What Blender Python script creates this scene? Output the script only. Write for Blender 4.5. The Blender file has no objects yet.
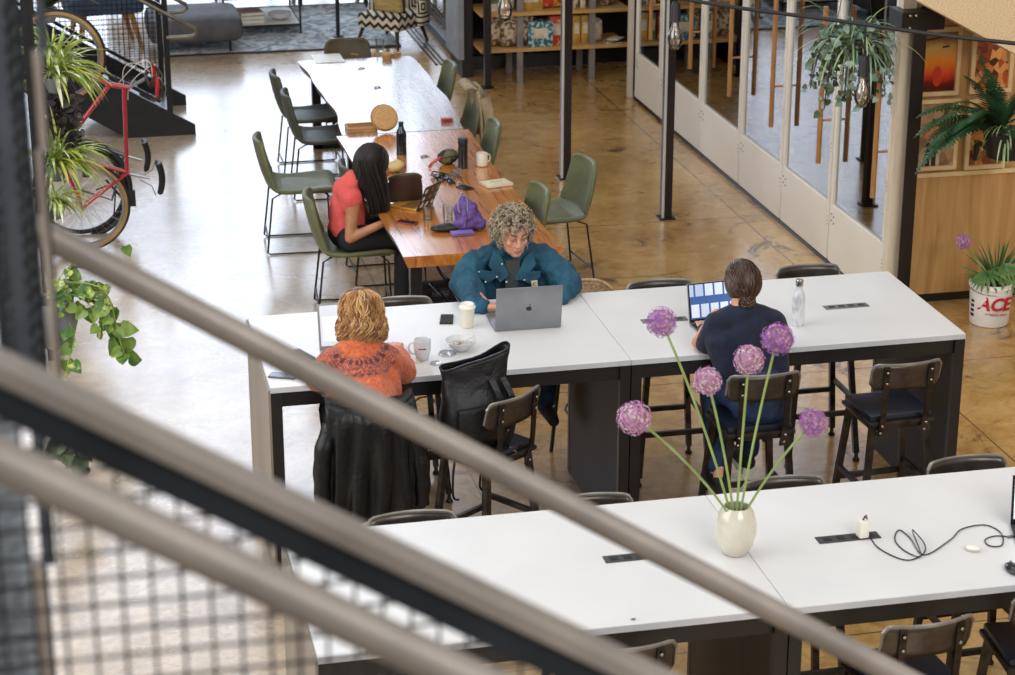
import bpy, bmesh, math, random
from mathutils import Vector, Matrix, Euler, noise
random.seed(7)
C = bpy.context.scene.collection
PI = math.pi
# ---------------------------------------------------------------- camera geometry
F, PITCH, YAW, HC = 2109.2, 0.3489, 0.2164, 4.828
FW = Vector((math.sin(YAW)*math.cos(PITCH), math.cos(YAW)*math.cos(PITCH), -math.sin(PITCH)))
RT = Vector((math.cos(YAW), -math.sin(YAW), 0)); UP = RT.cross(FW)
CAM = Vector((0, 0, HC))
def _ray(x, y): return FW + RT*((x-507.5)/F) - UP*((y-337.5)/F)
def PZ(x, y, z=0.0):
    d = _ray(x, y); return CAM + d*((z-HC)/d.z)
def PY(x, y, Y):
    d = _ray(x, y); return CAM + d*(Y/d.y)
def PX(x, y, X):
    d = _ray(x, y); return CAM + d*(X/d.x)
# ---------------------------------------------------------------- materials
def lin(c):
    if isinstance(c, str):
        c = [int(c[i:i+2], 16)/255 for i in (0, 2, 4)]
    return tuple((v/12.92 if v <= .04045 else ((v+.055)/1.055)**2.4) for v in c[:3]) + (1,)
def nd(nt, t, loc=None, **kw):
    n = nt.nodes.new(t)
    for k, v in kw.items(): setattr(n, k, v)
    return n
MATS = {}
def mat(name, col, rough=.5, metal=0, col2=None, scale=8, stretch=(1, 1, 1), bump=0, bscale=None, spec=.5, coat=0, sss=0, thr=(.35, .65), detail=4, sheen=0, distort=0):
    """Principled surface whose colour wanders between two tones by object-space noise"""
    m = bpy.data.materials.new(name); m.use_nodes = True; nt = m.node_tree
    b = nt.nodes['Principled BSDF']; L = nt.links.new
    b.inputs['Roughness'].default_value = rough; b.inputs['Metallic'].default_value = metal
    b.inputs['Specular IOR Level'].default_value = spec
    b.inputs['Coat Weight'].default_value = coat; b.inputs['Coat Roughness'].default_value = .08
    if sheen: b.inputs['Sheen Weight'].default_value = sheen
    if sss: b.inputs['Subsurface Weight'].default_value = sss; b.inputs['Subsurface Radius'].default_value = (.02, .008, .004)
    tc = nd(nt, 'ShaderNodeTexCoord'); mp = nd(nt, 'ShaderNodeMapping'); mp.inputs['Scale'].default_value = stretch
    L(tc.outputs['Object'], mp.inputs['Vector'])
    c1 = lin(col); c2 = lin(col2) if col2 else tuple(min(1, v*.86) for v in c1[:3])+(1,)
    n = nd(nt, 'ShaderNodeTexNoise'); n.inputs['Scale'].default_value = scale; n.inputs['Detail'].default_value = detail
    n.inputs['Distortion'].default_value = distort
    L(mp.outputs[0], n.inputs['Vector'])
    r = nd(nt, 'ShaderNodeValToRGB'); r.color_ramp.elements[0].position = thr[0]; r.color_ramp.elements[1].position = thr[1]
    r.color_ramp.elements[0].color = c1; r.color_ramp.elements[1].color = c2
    L(n.outputs['Fac'], r.inputs[0]); L(r.outputs[0], b.inputs['Base Color'])
    if bump:
        n2 = nd(nt, 'ShaderNodeTexNoise'); n2.inputs['Scale'].default_value = bscale or scale*4; n2.inputs['Detail'].default_value = 3
        L(mp.outputs[0], n2.inputs['Vector'])
        bp = nd(nt, 'ShaderNodeBump'); bp.inputs['Strength'].default_value = bump; bp.inputs['Distance'].default_value = .01
        L(n2.outputs['Fac'], bp.inputs['Height']); L(bp.outputs[0], b.inputs['Normal'])
    MATS[name] = m
    return m
def emit(name, col, s):
    m = bpy.data.materials.new(name); m.use_nodes = True; nt = m.node_tree; nt.nodes.clear()
    e = nd(nt, 'ShaderNodeEmission'); e.inputs[0].default_value = lin(col); e.inputs[1].default_value = s
    o = nd(nt, 'ShaderNodeOutputMaterial'); nt.links.new(e.outputs[0], o.inputs[0]); return m
def glassy(name, col='ffffff', refl=.12, rough=.02, tint=.95, k=1.6):
    m = bpy.data.materials.new(name); m.use_nodes = True; nt = m.node_tree; nt.nodes.clear(); L = nt.links.new
    t = nd(nt, 'ShaderNodeBsdfTransparent'); t.inputs[0].default_value = tuple(v*tint for v in lin(col)[:3])+(1,)
    g = nd(nt, 'ShaderNodeBsdfGlossy'); g.inputs['Roughness'].default_value = rough
    fr = nd(nt, 'ShaderNodeFresnel'); fr.inputs[0].default_value = 1.5
    ma = nd(nt, 'ShaderNodeMath', operation='MULTIPLY_ADD'); ma.inputs[1].default_value = k; ma.inputs[2].default_value = refl; ma.use_clamp = True
    mx = nd(nt, 'ShaderNodeMixShader'); o = nd(nt, 'ShaderNodeOutputMaterial')
    L(fr.outputs[0], ma.inputs[0]); L(ma.outputs[0], mx.inputs[0]); L(t.outputs[0], mx.inputs[1]); L(g.outputs[0], mx.inputs[2]); L(mx.outputs[0], o.inputs[0])
    return m
# ---------------------------------------------------------------- mesh builder
class MB:
    def __init__(s): s.bm = bmesh.new(); s.mi = 0
    def face(s, vs):
        try:
            f = s.bm.faces.new(vs); f.material_index = s.mi; return f
        except ValueError: return None
    def box(s, c, size, rot=None, bev=0):
        c = Vector(c); hx, hy, hz = [v/2 for v in size]
        R = rot if isinstance(rot, Matrix) else (Euler(rot).to_matrix() if rot else Matrix.Identity(3))
        if bev:
            t = bmesh.new(); bmesh.ops.create_cube(t, size=1)
            for v in t.verts: v.co = Vector((v.co.x*size[0], v.co.y*size[1], v.co.z*size[2]))
            bmesh.ops.bevel(t, geom=t.edges[:], offset=bev, segments=2, affect='EDGES', profile=.6)
            mp = {v: s.bm.verts.new(c + R @ v.co) for v in t.verts}
            for f in t.faces: s.face([mp[v] for v in f.verts])
            t.free(); return s
        v = [s.bm.verts.new(c + R @ Vector((x*hx, y*hy, z*hz))) for x, y, z in ((-1,-1,-1),(1,-1,-1),(1,1,-1),(-1,1,-1),(-1,-1,1),(1,-1,1),(1,1,1),(-1,1,1))]
        for q in ((0,3,2,1),(4,5,6,7),(0,1,5,4),(1,2,6,5),(2,3,7,6),(3,0,4,7)): s.face([v[i] for i in q])
        return s
    def bb(s, a, b, bev=0):
        a, b = Vector(a), Vector(b); return s.box((a+b)/2, [abs(x) for x in (b-a)], bev=bev)
    def bar(s, p, q, w, h=None, up=(0, 0, 1)):
        """rectangular bar from p to q, w wide, h high (along up)"""
        p, q = Vector(p), Vector(q); d = q-p; l = d.length
        if l < 1e-6: return s
        y = d/l; u = Vector(up); x = y.cross(u)
        if x.length < 1e-3: x = y.cross(Vector((1, 0, 0)))
        x.normalize(); z = x.cross(y)
        return s.box((p+q)/2, (w, l, h or w), Matrix((x, y, z)).transposed())
    def tube(s, pts, r, seg=8, cap=True, flat=1.0):
        pts = [Vector(p) for p in pts]; n = len(pts)
        rr = r if isinstance(r, (list, tuple)) else [r]*n
        prev = None; rings = []; ref = None
        for i, p in enumerate(pts):
            t = (pts[min(i+1, n-1)]-pts[max(i-1, 0)])
            if t.length < 1e-9: t = Vector((0, 0, 1))
            t.normalize()
            if ref is None:
                ref = Vector((0, 0, 1)) if abs(t.z) < .9 else Vector((1, 0, 0))
                ref = (ref - t*ref.dot(t)).normalized()
            else:
                ref = ref - t*ref.dot(t)
                ref = ref.normalized() if ref.length > 1e-6 else t.orthogonal().normalized()
            b = t.cross(ref)
            ring = [s.bm.verts.new(p + ref*(rr[i]*math.cos(2*PI*k/seg)) + b*(rr[i]*flat*math.sin(2*PI*k/seg))) for k in range(seg)]
            if prev:
                for k in range(seg): s.face([prev[k], prev[(k+1) % seg], ring[(k+1) % seg], ring[k]])
            rings.append(ring); prev = ring
        if cap and seg > 2:
            s.face(rings[0][::-1]); s.face(rings[-1])
        return s
    def cyl(s, p, q, r, r2=None, seg=16): return s.tube([p, q], [r, r if r2 is None else r2], seg)
    def lathe(s, prof, c=(0, 0, 0), seg=24, rot=None, cap=False):
        c = Vector(c); R = rot if isinstance(rot, Matrix) else (Euler(rot).to_matrix() if rot else Matrix.Identity(3)); prev = None
        for r, z in prof:
            if r < 1e-5: ring = [s.bm.verts.new(c + R @ Vector((0, 0, z)))]
            else: ring = [s.bm.verts.new(c + R @ Vector((r*math.cos(2*PI*k/seg), r*math.sin(2*PI*k/seg), z))) for k in range(seg)]
            if prev:
                for k in range(seg):
                    k2 = (k+1) % seg
                    if len(prev) == 1 and len(ring) == 1: break
                    if len(prev) == 1: s.face([prev[0], ring[k], ring[k2]][::-1])
                    elif len(ring) == 1: s.face([prev[k], prev[k2], ring[0]])
                    else: s.face([prev[k], prev[k2], ring[k2], ring[k]])
            prev = ring
        return s
    def ell(s, c, rad, rot=None, u=16, v=10):
        if not isinstance(rad, (list, tuple)): rad = (rad,)*3
        c = Vector(c); R = rot if isinstance(rot, Matrix) else (Euler(rot).to_matrix() if rot else Matrix.Identity(3)); prev = None
        for j in range(v+1):
            th = PI*j/v - PI/2
            if j in (0, v): ring = [s.bm.verts.new(c + R @ Vector((0, 0, rad[2]*math.sin(th))))]
            else: ring = [s.bm.verts.new(c + R @ Vector((rad[0]*math.cos(th)*math.cos(2*PI*k/u), rad[1]*math.cos(th)*math.sin(2*PI*k/u), rad[2]*math.sin(th)))) for k in range(u)]
            if prev:
                for k in range(u):
                    k2 = (k+1) % u
                    if len(prev) == 1: s.face([prev[0], ring[k2], ring[k]])
                    elif len(ring) == 1: s.face([prev[k], prev[k2], ring[0]])
                    else: s.face([prev[k], prev[k2], ring[k2], ring[k]])
            prev = ring
        return s
    def cone(s, p, r, q, r2):   # round cone for body building
        p, q = Vector(p), Vector(q)
        s.ell(p, r, u=14, v=10); s.ell(q, r2, u=14, v=10)
        d = (q-p).length
        if d > 1e-4: s.tube([p, q], [r, r2], 14)
        return s
    def chain(s, pts):          # [(p, r), ...]
        for (p, r), (q, r2) in zip(pts, pts[1:]): s.cone(p, r, q, r2)
        return s
    def prism(s, poly, p0, u, v, n, t):
        """polygon poly (2-D) in plane (u,v) at p0, extruded t along n"""
        p0, u, v, n = Vector(p0), Vector(u), Vector(v), Vector(n)
        a = [s.bm.verts.new(p0 + u*x + v*y) for x, y in poly]; b = [s.bm.verts.new(p0 + u*x + v*y + n*t) for x, y in poly]
        s.face(a[::-1]); s.face(b); m = len(poly)
        for i in range(m): s.face([a[i], a[(i+1) % m], b[(i+1) % m], b[i]])
        return s
    def grid(s, fn, nu, nv, closed=False):
        g = [[s.bm.verts.new(Vector(fn(i/nu, j/nv))) for j in range(nv+1)] for i in range(nu+1)]
        for i in range(nu):
            for j in range(nv): s.face([g[i][j], g[i+1][j], g[i+1][j+1], g[i][j+1]])
        return s
    def leaf(s, p, d, nrm, L, W, droop=.3, n=5, fold=.15, shape=None):
        """strap / blade leaf as a folded ribbon"""
        p, d, nrm = Vector(p), Vector(d).normalized(), Vector(nrm).normalized(); side = d.cross(nrm)
        if side.length < 1e-4: side = d.orthogonal()
        side.normalize(); rows = []; q = p.copy(); dd = d.copy(); h = L/n
        for i in range(n+1):
            t = i/n; w = W*(shape(t) if shape else (math.sin(PI*min(1, t*.9+.12))**.6 if t < .999 else .02))
            rows.append([s.bm.verts.new(q - side*w), s.bm.verts.new(q - nrm*(w*fold)), s.bm.verts.new(q + side*w)])
            dd = (dd + Vector((0, 0, -1))*(droop/n*(1+t))).normalized(); q = q + dd*h
        for a, b in zip(rows, rows[1:]):
            s.face([a[0], a[1], b[1], b[0]]); s.face([a[1], a[2], b[2], b[1]])
        return s
    def build(s, name, m, parent=None, smooth=True, world=False, solid=0, subsurf=0, bevel=0, remesh=0, smo=0, wrinkle=0, wsize=.1, rec=True, auto=True):
        if world and parent is not None:
            o_ = parent.matrix_basis.inverted() if parent.parent is None else (parent.parent.matrix_basis @ parent.matrix_basis).inverted()
            s.bm.transform(o_)
        if rec and not s.bm.faces: pass
        if rec: bmesh.ops.recalc_face_normals(s.bm, faces=s.bm.faces)
        me = bpy.data.meshes.new(name); s.bm.to_mesh(me); s.bm.free()
        o = bpy.data.objects.new(name, me); C.objects.link(o)
        for k in (m if isinstance(m, (list, tuple)) else [m]): me.materials.append(k)
        if parent is not None: o.parent = parent
        if smooth:
            me.polygons.foreach_set('use_smooth', [True]*len(me.polygons))
            if auto and not remesh:
                try: me.set_sharp_from_angle(angle=math.radians(38))
                except Exception: pass
        if bevel:
            md = o.modifiers.new('b', 'BEVEL'); md.width = bevel; md.segments = 2; md.limit_method = 'ANGLE'
        if solid: md = o.modifiers.new('s', 'SOLIDIFY'); md.thickness = solid; md.offset = 0
        if subsurf: md = o.modifiers.new('u', 'SUBSURF'); md.levels = subsurf; md.render_levels = subsurf
        if remesh:
            md = o.modifiers.new('r', 'REMESH'); md.mode = 'VOXEL'; md.voxel_size = remesh; md.use_smooth_shade = True
            if smo: md = o.modifiers.new('m', 'SMOOTH'); md.iterations = smo; md.factor = .5
        if wrinkle:
            tx = bpy.data.textures.new(name+'_folds', 'CLOUDS'); tx.noise_scale = wsize; tx.noise_depth = 2
            md = o.modifiers.new('d', 'DISPLACE'); md.texture = tx; md.strength = wrinkle; md.mid_level = .5; md.texture_coords = 'LOCAL'
        return o
def thing(name, label, cat, loc=(0, 0, 0), rz=0, group=None):
    o = bpy.data.objects.new(name, None); C.objects.link(o); o.empty_display_size = .05
    o.location = loc; o.rotation_euler = (0, 0, rz); o['label'] = label; o['category'] = cat
    if group: o['group'] = group
    bpy.context.view_layer.update() if False else None
    o.matrix_basis = Matrix.Translation(Vector(loc)) @ Matrix.Rotation(rz, 4, 'Z')
    return o
def tag(o, label=None, cat=None, group=None, kind=None):
    if label: o['label'] = label
    if cat: o['category'] = cat
    if group: o['group'] = group
    if kind: o['kind'] = kind
    return o
def struct(o): o['kind'] = 'structure'; return o
def dup(root, loc, rz, label=None, group=None):
    def cp(o, par):
        c = o.copy(); C.objects.link(c); c.parent = par
        for ch in [x for x in KIDS.get(o.name, [])]: cp(ch, c)
        return c
    index_kids()
    r = cp(root, None); r.location = loc; r.rotation_euler = (0, 0, rz)
    if label: r['label'] = label
    if group: r['group'] = group
    return r
KIDS = {}
def index_kids():
    KIDS.clear()
    for o in C.objects:
        if o.parent: KIDS.setdefault(o.parent.name, []).append(o)
def bez(p0, p1, p2, p3, n=12):
    p0, p1, p2, p3 = map(Vector, (p0, p1, p2, p3)); out = []
    for i in range(n+1):
        t = i/n; u = 1-t; out.append(p0*u**3 + p1*3*u*u*t + p2*3*u*t*t + p3*t**3)
    return out
def spline(pts, n=6):
    pts = [Vector(p) for p in pts]; out = []
    for i in range(len(pts)-1):
        a, b, c, d = pts[max(i-1, 0)], pts[i], pts[i+1], pts[min(i+2, len(pts)-1)]
        for k in range(n):
            t = k/n; out.append(.5*((2*b) + (c-a)*t + (2*a-5*b+4*c-d)*t*t + (3*b-3*c+d-a)*t**3))
    out.append(pts[-1]); return out
# ---------------------------------------------------------------- palette
M_white_lam = mat('white_laminate', 'e2e1e0', .3, col2='dbdada', scale=2, spec=.45)
M_lam_edge = mat('laminate_edge', 'c9ccd2', .4, col2='bfc3ca')
M_panel = mat('dark_panel', '3d3027', .5, col2='2e241d', scale=3, stretch=(1, 1, .3), bump=.05, spec=.25)
M_panel_out = mat('bronze_panel', '8c8274', .45, col2='7c7265', scale=3, stretch=(1, 1, .3))
M_black = mat('black_frame', '1b1a1c', .4, col2='141315')
M_steel = mat('worn_steel', '4a443f', .36, metal=.75, col2='2b2725', scale=14, bump=.05)
M_steel_b = mat('stool_plate', '3e3733', .3, metal=.6, col2='57504a', scale=9)
M_rivet = mat('rivet_metal', 'b9b4ad', .25, metal=1)
M_navyseat = mat('navy_seat', '141c2e', .35, col2='10151f', scale=6, coat=.3)
M_blackmetal = mat('black_metal', '222224', .42, metal=.3, col2='18181a')
M_olive = mat('olive_velvet', '686b47', .55, col2='575a3a', scale=6, bump=.1, bscale=90, sheen=.08)
M_olive_d = mat('olive_grey_velvet', '45483b', .55, col2='383b30', scale=6, bump=.1, bscale=90, sheen=.06)
M_brownpad = mat('olive_brown_pad', '574931', .55, col2='49402a', scale=8)
# ================================================================ SETTING
def floor_material():
    m = bpy.data.materials.new('polished_concrete'); m.use_nodes = True; nt = m.node_tree; L = nt.links.new
    b = nt.nodes['Principled BSDF']; tc = nd(nt, 'ShaderNodeTexCoord')
    def noise_(scale, detail=5, rough=.6, dist=0, vec=None):
        n = nd(nt, 'ShaderNodeTexNoise'); n.inputs['Scale'].default_value = scale; n.inputs['Detail'].default_value = detail
        n.inputs['Roughness'].default_value = rough; n.inputs['Distortion'].default_value = dist
        L(vec or tc.outputs['Object'], n.inputs['Vector']); return n.outputs['Fac']
    def ramp(f, stops):
        r = nd(nt, 'ShaderNodeValToRGB'); e = r.color_ramp.elements
        while len(e) < len(stops): e.new(.5)
        for k, (p, c) in enumerate(stops): e[k].position = p; e[k].color = lin(c) if isinstance(c, str) else (c, c, c, 1)
        L(f, r.inputs[0]); return r.outputs[0]
    def mix(f, a, c, mode='MIX'):
        x = nd(nt, 'ShaderNodeMix', data_type='RGBA', blend_type=mode)
        if isinstance(f, float): x.inputs[0].default_value = f
        else: L(f, x.inputs[0])
        L(a, x.inputs[6])
        if isinstance(c, str): x.inputs[7].default_value = lin(c)
        else: L(c, x.inputs[7])
        return x.outputs[2]
    base = ramp(noise_(.55, 8, .68, .6), [(.3, '855c2c'), (.45, 'ab7d3e'), (.56, 'c69850'), (.7, 'dab67a')])
    fine = ramp(noise_(6, 8, .75, 1.2), [(.35, '8f662e'), (.62, 'dfbb80')])
    c = mix(.42, base, fine)
    spots = ramp(noise_(1.7, 6, .7, 2), [(.32, 1.0), (.42, 0.0)])
    c = mix(spots, c, '5c432c')
    # trowel joints and cracks: thin dark lines
    v = nd(nt, 'ShaderNodeTexVoronoi', feature='DISTANCE_TO_EDGE'); v.inputs['Scale'].default_value = .33
    nz = nd(nt, 'ShaderNodeTexNoise'); nz.inputs['Scale'].default_value = 1.4; nz.inputs['Detail'].default_value = 5; L(tc.outputs['Object'], nz.inputs['Vector'])
    vm = nd(nt, 'ShaderNodeVectorMath', operation='MULTIPLY_ADD'); L(nz.outputs['Color'], vm.inputs[0]); vm.inputs[1].default_value = (.7, .7, 0); L(tc.outputs['Object'], vm.inputs[2])
    L(vm.outputs[0], v.inputs['Vector'])
    crack = ramp(v.outputs['Distance'], [(.0, 1.0), (.006, 0.0)])
    cm = nd(nt, 'ShaderNodeMath', operation='MULTIPLY'); L(crack, cm.inputs[0]); L(ramp(noise_(.8), [(.45, 0.0), (.6, .8)]), cm.inputs[1])
    c = mix(cm.outputs[0], c, '3a2c20')
    # peeled dark flecks
    fl = ramp(noise_(2.6, 9, .8, .5), [(.24, 1.0), (.27, 0.0)])
    c = mix(fl, c, '241c18')
    # saw-cut joints of the slab
    sx = nd(nt, 'ShaderNodeSeparateXYZ'); L(tc.outputs['Object'], sx.inputs[0])
    for ax, off, per in ((0, .95, 3.1), (1, 1.7, 3.4)):
        a = nd(nt, 'ShaderNodeMath', operation='ADD'); a.inputs[1].default_value = off; L(sx.outputs[ax], a.inputs[0])
        md = nd(nt, 'ShaderNodeMath', operation='MODULO'); md.inputs[1].default_value = per; L(a.outputs[0], md.inputs[0])
        lt = nd(nt, 'ShaderNodeMath', operation='LESS_THAN'); lt.inputs[1].default_value = .012; L(md.outputs[0], lt.inputs[0])
        c = mix(lt.outputs[0], c, '6a5438')
    # the slab is mixed paler towards the left of the room
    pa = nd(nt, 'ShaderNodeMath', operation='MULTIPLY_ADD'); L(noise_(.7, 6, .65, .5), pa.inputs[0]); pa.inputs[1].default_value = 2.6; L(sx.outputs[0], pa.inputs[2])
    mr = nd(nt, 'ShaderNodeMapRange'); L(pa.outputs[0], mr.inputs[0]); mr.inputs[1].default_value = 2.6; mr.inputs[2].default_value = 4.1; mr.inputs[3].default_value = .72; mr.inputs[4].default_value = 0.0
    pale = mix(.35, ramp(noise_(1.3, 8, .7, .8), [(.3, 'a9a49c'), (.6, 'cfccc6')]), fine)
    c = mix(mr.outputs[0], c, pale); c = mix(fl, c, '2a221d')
    L(c, b.inputs['Base Color'])
    rg = ramp(noise_(.9, 6, .7), [(.3, .16), (.7, .34)]); L(rg, b.inputs['Roughness'])
    b.inputs['Coat Weight'].default_value = .75; b.inputs['Coat Roughness'].default_value = .2; b.inputs['Coat IOR'].default_value = 1.6
    bp = nd(nt, 'ShaderNodeBump'); bp.inputs['Strength'].default_value = .06; bp.inputs['Distance'].default_value = .02
    L(noise_(3.5, 4), bp.inputs['Height']); L(bp.outputs[0], b.inputs['Normal']); L(bp.outputs[0], b.inputs['Coat Normal'])
    return m
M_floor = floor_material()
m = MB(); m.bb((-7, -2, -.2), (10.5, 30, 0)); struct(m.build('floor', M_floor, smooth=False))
# far window wall
M_plaster = mat('warm_plaster', 'cfc6b8', .8, col2='c2b8a8', scale=2)
M_dark = mat('charcoal_paint', '1e1c1d', .6, col2='171516', scale=3)
M_day = emit('daylight_pane', 'dceaff', 4.4)
m = MB(); m.bb((-7, 30, -.2), (10.5, 30.3, .5)); m.bb((-7, 30, 11.5), (10.5, 30.3, 12.3)); m.bb((5.4, 30, .5), (10.5, 30.3, 11.5)); m.bb((-7, 30, .5), (-6.6, 30.3, 11.5))
struct(m.build('wall_back', M_plaster, smooth=False))
for i in range(4):
    x0 = -6.6 + i*3.0; x1 = x0+3.0
    m = MB(); m.bb((x0+.08, 30.1, .5), (x1-.08, 30.14, 11.5)); w = struct(m.build('window_%d' % (i+1), M_day, smooth=False))
    m = MB()
    for k in range(5): m.bb((x0+k*(3.0/4)-.035, 30.0, .5), (x0+k*(3.0/4)+.035, 30.1, 11.5))
    for k in range(10): m.bb((x0, 30.0, .5+k*1.222-.03), (x1, 30.1, .5+k*1.222+.03))
    m.build('window_frame', M_black, w, smooth=False)
# side walls beyond the picture
m = MB(); m.bb((-7.3, -2, 0), (-7, 30, 6)); struct(m.build('wall_left', M_plaster, smooth=False))
m = MB(); m.bb((10.5, -2, 0), (10.8, 30, 6)); struct(m.build('wall_right', M_plaster, smooth=False))
# dark wall behind the shop shelf and the return beside the sliding door
m = MB(); m.bb((4.05, 20.95, 0), (6.4, 21.15, 4)); m.bb((4.05, 20.55, 0), (4.16, 20.95, 4)); struct(m.build('wall_shop', M_dark, smooth=False))
m = MB(); m.bb((4.16, 20.9, 0), (5.5, 20.95, .14)); struct(m.build('baseboard_shop', M_black, smooth=False))
M_greyjamb = mat('grey_jamb', '8d9196', .5, col2='7b8086')
m = MB(); m.bb((4.0, 20.5, 0.2), (4.06, 20.62, 4)); m.bb((4.0, 20.62, .2), (4.05, 21.15, .9)); struct(m.build('trim_1', M_greyjamb, smooth=False))
# black steel framed sliding glass door with floor track
M_glass_dark = glassy('door_glass', 'b9c4cc', .05)
m = MB(); m.bb((4.14, 21.62, 0), (4.24, 21.72, 4.2)); m.bb((4.14, 21.72, 0), (4.24, 25.5, .09)); m.bb((4.14, 25.4, 0), (4.24, 25.5, 4.2)); m.bb((4.14, 21.72, 2.4), (4.24, 25.4, 2.5))
d = struct(m.build('door_1', M_black, smooth=False))
m = MB(); m.bb((4.18, 21.72, .09), (4.2, 25.4, 2.4)); m.build('glass_pane', M_glass_dark, d, smooth=False)
m = MB()
for k in range(3): m.bb((4.0-.05*k, 21.2, 0), (4.02-.05*k, 26, .012))
struct(m.build('trim_2', M_black, smooth=False))
# ---- glazed partition with cream panels
M_cream = mat('cream_panel', 'f3ede2', .45, col2='ebe3d6', scale=1.5, spec=.4)
M_creamf = mat('cream_stile', 'd9cfc0', .45, col2='cfc4b3')
M_screw = mat('hinge_screw', '4b463f', .4, metal=.7)
M_glass = glassy('partition_glass', 'dfe6ea', .22, .015, .9)
M_handle = mat('oak_handle', 'b9854e', .45, col2='9d6a39', scale=10, stretch=(4, 4, .6))
GX = 5.5
yj = [19.30, 18.44, 17.2, 16.11, 15.07, 14.02, 12.96]
zt = 2.75
for i in range(6):
    y1, y0 = yj[i]-.012, yj[i+1]+.012
    m = MB(); m.bb((GX, y0, .035), (GX+.05, y1, .47)); m.bb((GX, y0, zt-.1), (GX+.05, y1, zt))
    m.bb((GX, y0, .47), (GX+.04, y0+.038, zt-.1)); m.bb((GX, y1-.038, .47), (GX+.05, y1, zt-.1))
    d = struct(m.build('door_%d' % (i+2), M_cream, smooth=True, bevel=.004))
    m = MB(); m.bb((GX+.02, y0+.05, .465), (GX+.03, y1-.05, zt-.09)); m.build('glass_pane', M_glass, d, smooth=False)
    m = MB()
    for a in range(2):
        for b_ in range(2): m.cyl((GX-.004, y1-.045-.045*a, .40-.05*b_-.012*a), (GX+.01, y1-.045-.045*a, .40-.05*b_-.012*a), .006, seg=8)
    for zz in (.3, .85, 1.4, 1.95):
        for kk in range(3): m.cyl((GX-.003, y0+.012, zz+kk*.03), (GX+.01, y0+.012, zz+kk*.03), .004, seg=6)
    m.build('hinge_screw', M_screw, d)
    hb = (.76, .76, .77, .77, .76, .80)[i]
    m = MB(); m.cyl((GX-.085, y0+.04, hb), (GX-.085, y0+.04, hb+1.15), .019, seg=12)
    h = m.build('door_handle', M_handle, d)
    m = MB()
    for zz in (hb+.32, hb+.88): m.cyl((GX-.085, y0+.04, zz), (GX+.0, y0+.04, zz), .009, seg=8)
    m.build('handle_bracket', M_handle, h)
m = MB(); m.bb((GX+.0, 12.93, 0), (GX+.06, 19.32, .03)); struct(m.build('trim_3', M_black, smooth=False))
m = MB(); m.bb((GX-.005, 12.88, 0.03), (GX+.09, 12.95, 3)); m.bb((GX+.09, 12.9, .03), (GX+.13, 12.95, 3)); struct(m.build('trim_4', mat('pale_wood_trim', 'e9dcc6', .5, col2='dfcdb0', scale=6, stretch=(4, 4, .5)), smooth=False))
m = MB(); m.bb((5.47, 19.42, .0), (5.52, 19.47, 3)); struct(m.build('trim_5', M_creamf, smooth=False))
# ---- wood-clad wall on the right
M_oak = mat('oak_veneer', 'cda066', .58, col2='a97e48', scale=2.2, stretch=(5, 5, .45), detail=8, bump=.05, thr=(.3, .7), distort=1.2)
m = MB(); m.bb((5.62, 13.02, .07), (7.4, 13.12, .92)); m.bb((5.62, 13.04, .92), (7.4, 13.12, 3)); w = struct(m.build('wall_front', M_oak, smooth=False))
m = MB(); m.bb((5.62, 13.05, 0), (7.4, 13.1, .07)); struct(m.build('baseboard_right', M_black, smooth=False))
# steel column
M_colsteel = mat('dark_column', '2c2524', .38, metal=.5, col2='1f1a1a', scale=4, stretch=(2, 2, .4))
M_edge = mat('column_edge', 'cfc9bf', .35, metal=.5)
o = thing('steel_column', 'thick dark steel column between the glazed partition and the wood-clad wall', 'column', (5.585, 12.86, 0))
m = MB(); m.box((5.585, 12.86, 1.0), (.012, .13, 2.0)); m.box((5.54, 12.86, 1.0), (.012, .13, 2.0)) if False else None
m.box((5.585, 12.79, 1.0), (.09, .012, 2.0)); m.box((5.585, 12.93, 1.0), (.09, .012, 2.0)); m.build('column_shaft', M_colsteel, o, smooth=False, world=True)
m = MB(); m.box((5.585, 12.86, .01), (.2, .22, .02)); m.box((5.585, 12.86, 2.06), (.3, .22, .12)); m.box((5.74, 12.86, 2.16), (.2, .2, .12)); m.build('mounting_plate', M_colsteel, o, smooth=False, world=True)
m = MB()
for x, z in ((5.49, 2.1), (5.49, 2.02), (5.53, 2.1)): m.ell((x, 12.745, z), .012)
m.build('bolt', M_rivet, o, world=True)
# slim black square posts, their edge highlight painted as a pale strip
for (px, py, w, lab) in ((665.5, 218, .078, 'slim black square post in front of the glazed partition'), (565, 178, .080, 'slim black square post in front of the shop shelves'), (487.5, 88, .066, 'black square post at the left end of the shop shelves')):
    p = PZ(px, py); o = thing('steel_post', lab, 'post', (p.x, p.y, 0))
    m = MB(); m.bb((-w/2, -w/2, 0), (w/2, w/2, 3.2)); m.build('post_shaft', M_colsteel, o, smooth=False)
    
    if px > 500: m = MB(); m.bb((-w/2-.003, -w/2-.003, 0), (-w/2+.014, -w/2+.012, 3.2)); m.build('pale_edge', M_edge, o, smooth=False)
    m = MB(); m.box((0, 0, .006), (w+.05, w+.05, .012)); m.build('base_plate', M_colsteel, o, smooth=False)
# OSB clad sloping soffit top right
M_osb = mat('strand_board', 'ecd7b4', .7, col2='d2b083', scale=70, stretch=(1, 1, 3), bump=.3, bscale=40, detail=6)
a, b_, c_, d_ = PY(905, -6, 12.4), PY(1030, 62, 12.4), PY(1030, -60, 12.4), PY(905, -60, 12.4)
m = MB()
va = [m.bm.verts.new(p) for p in (a, b_, c_, d_)]; vb = [m.bm.verts.new(Vector(p)+Vector((0, .5, 0))) for p in (a, b_, c_, d_)]
m.face(va); m.face(vb[::-1])
for i in range(4): m.face([va[i], va[(i+1) % 4], vb[(i+1) % 4], vb[i]])
struct(m.build('ceiling', M_osb, smooth=False))
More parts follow.
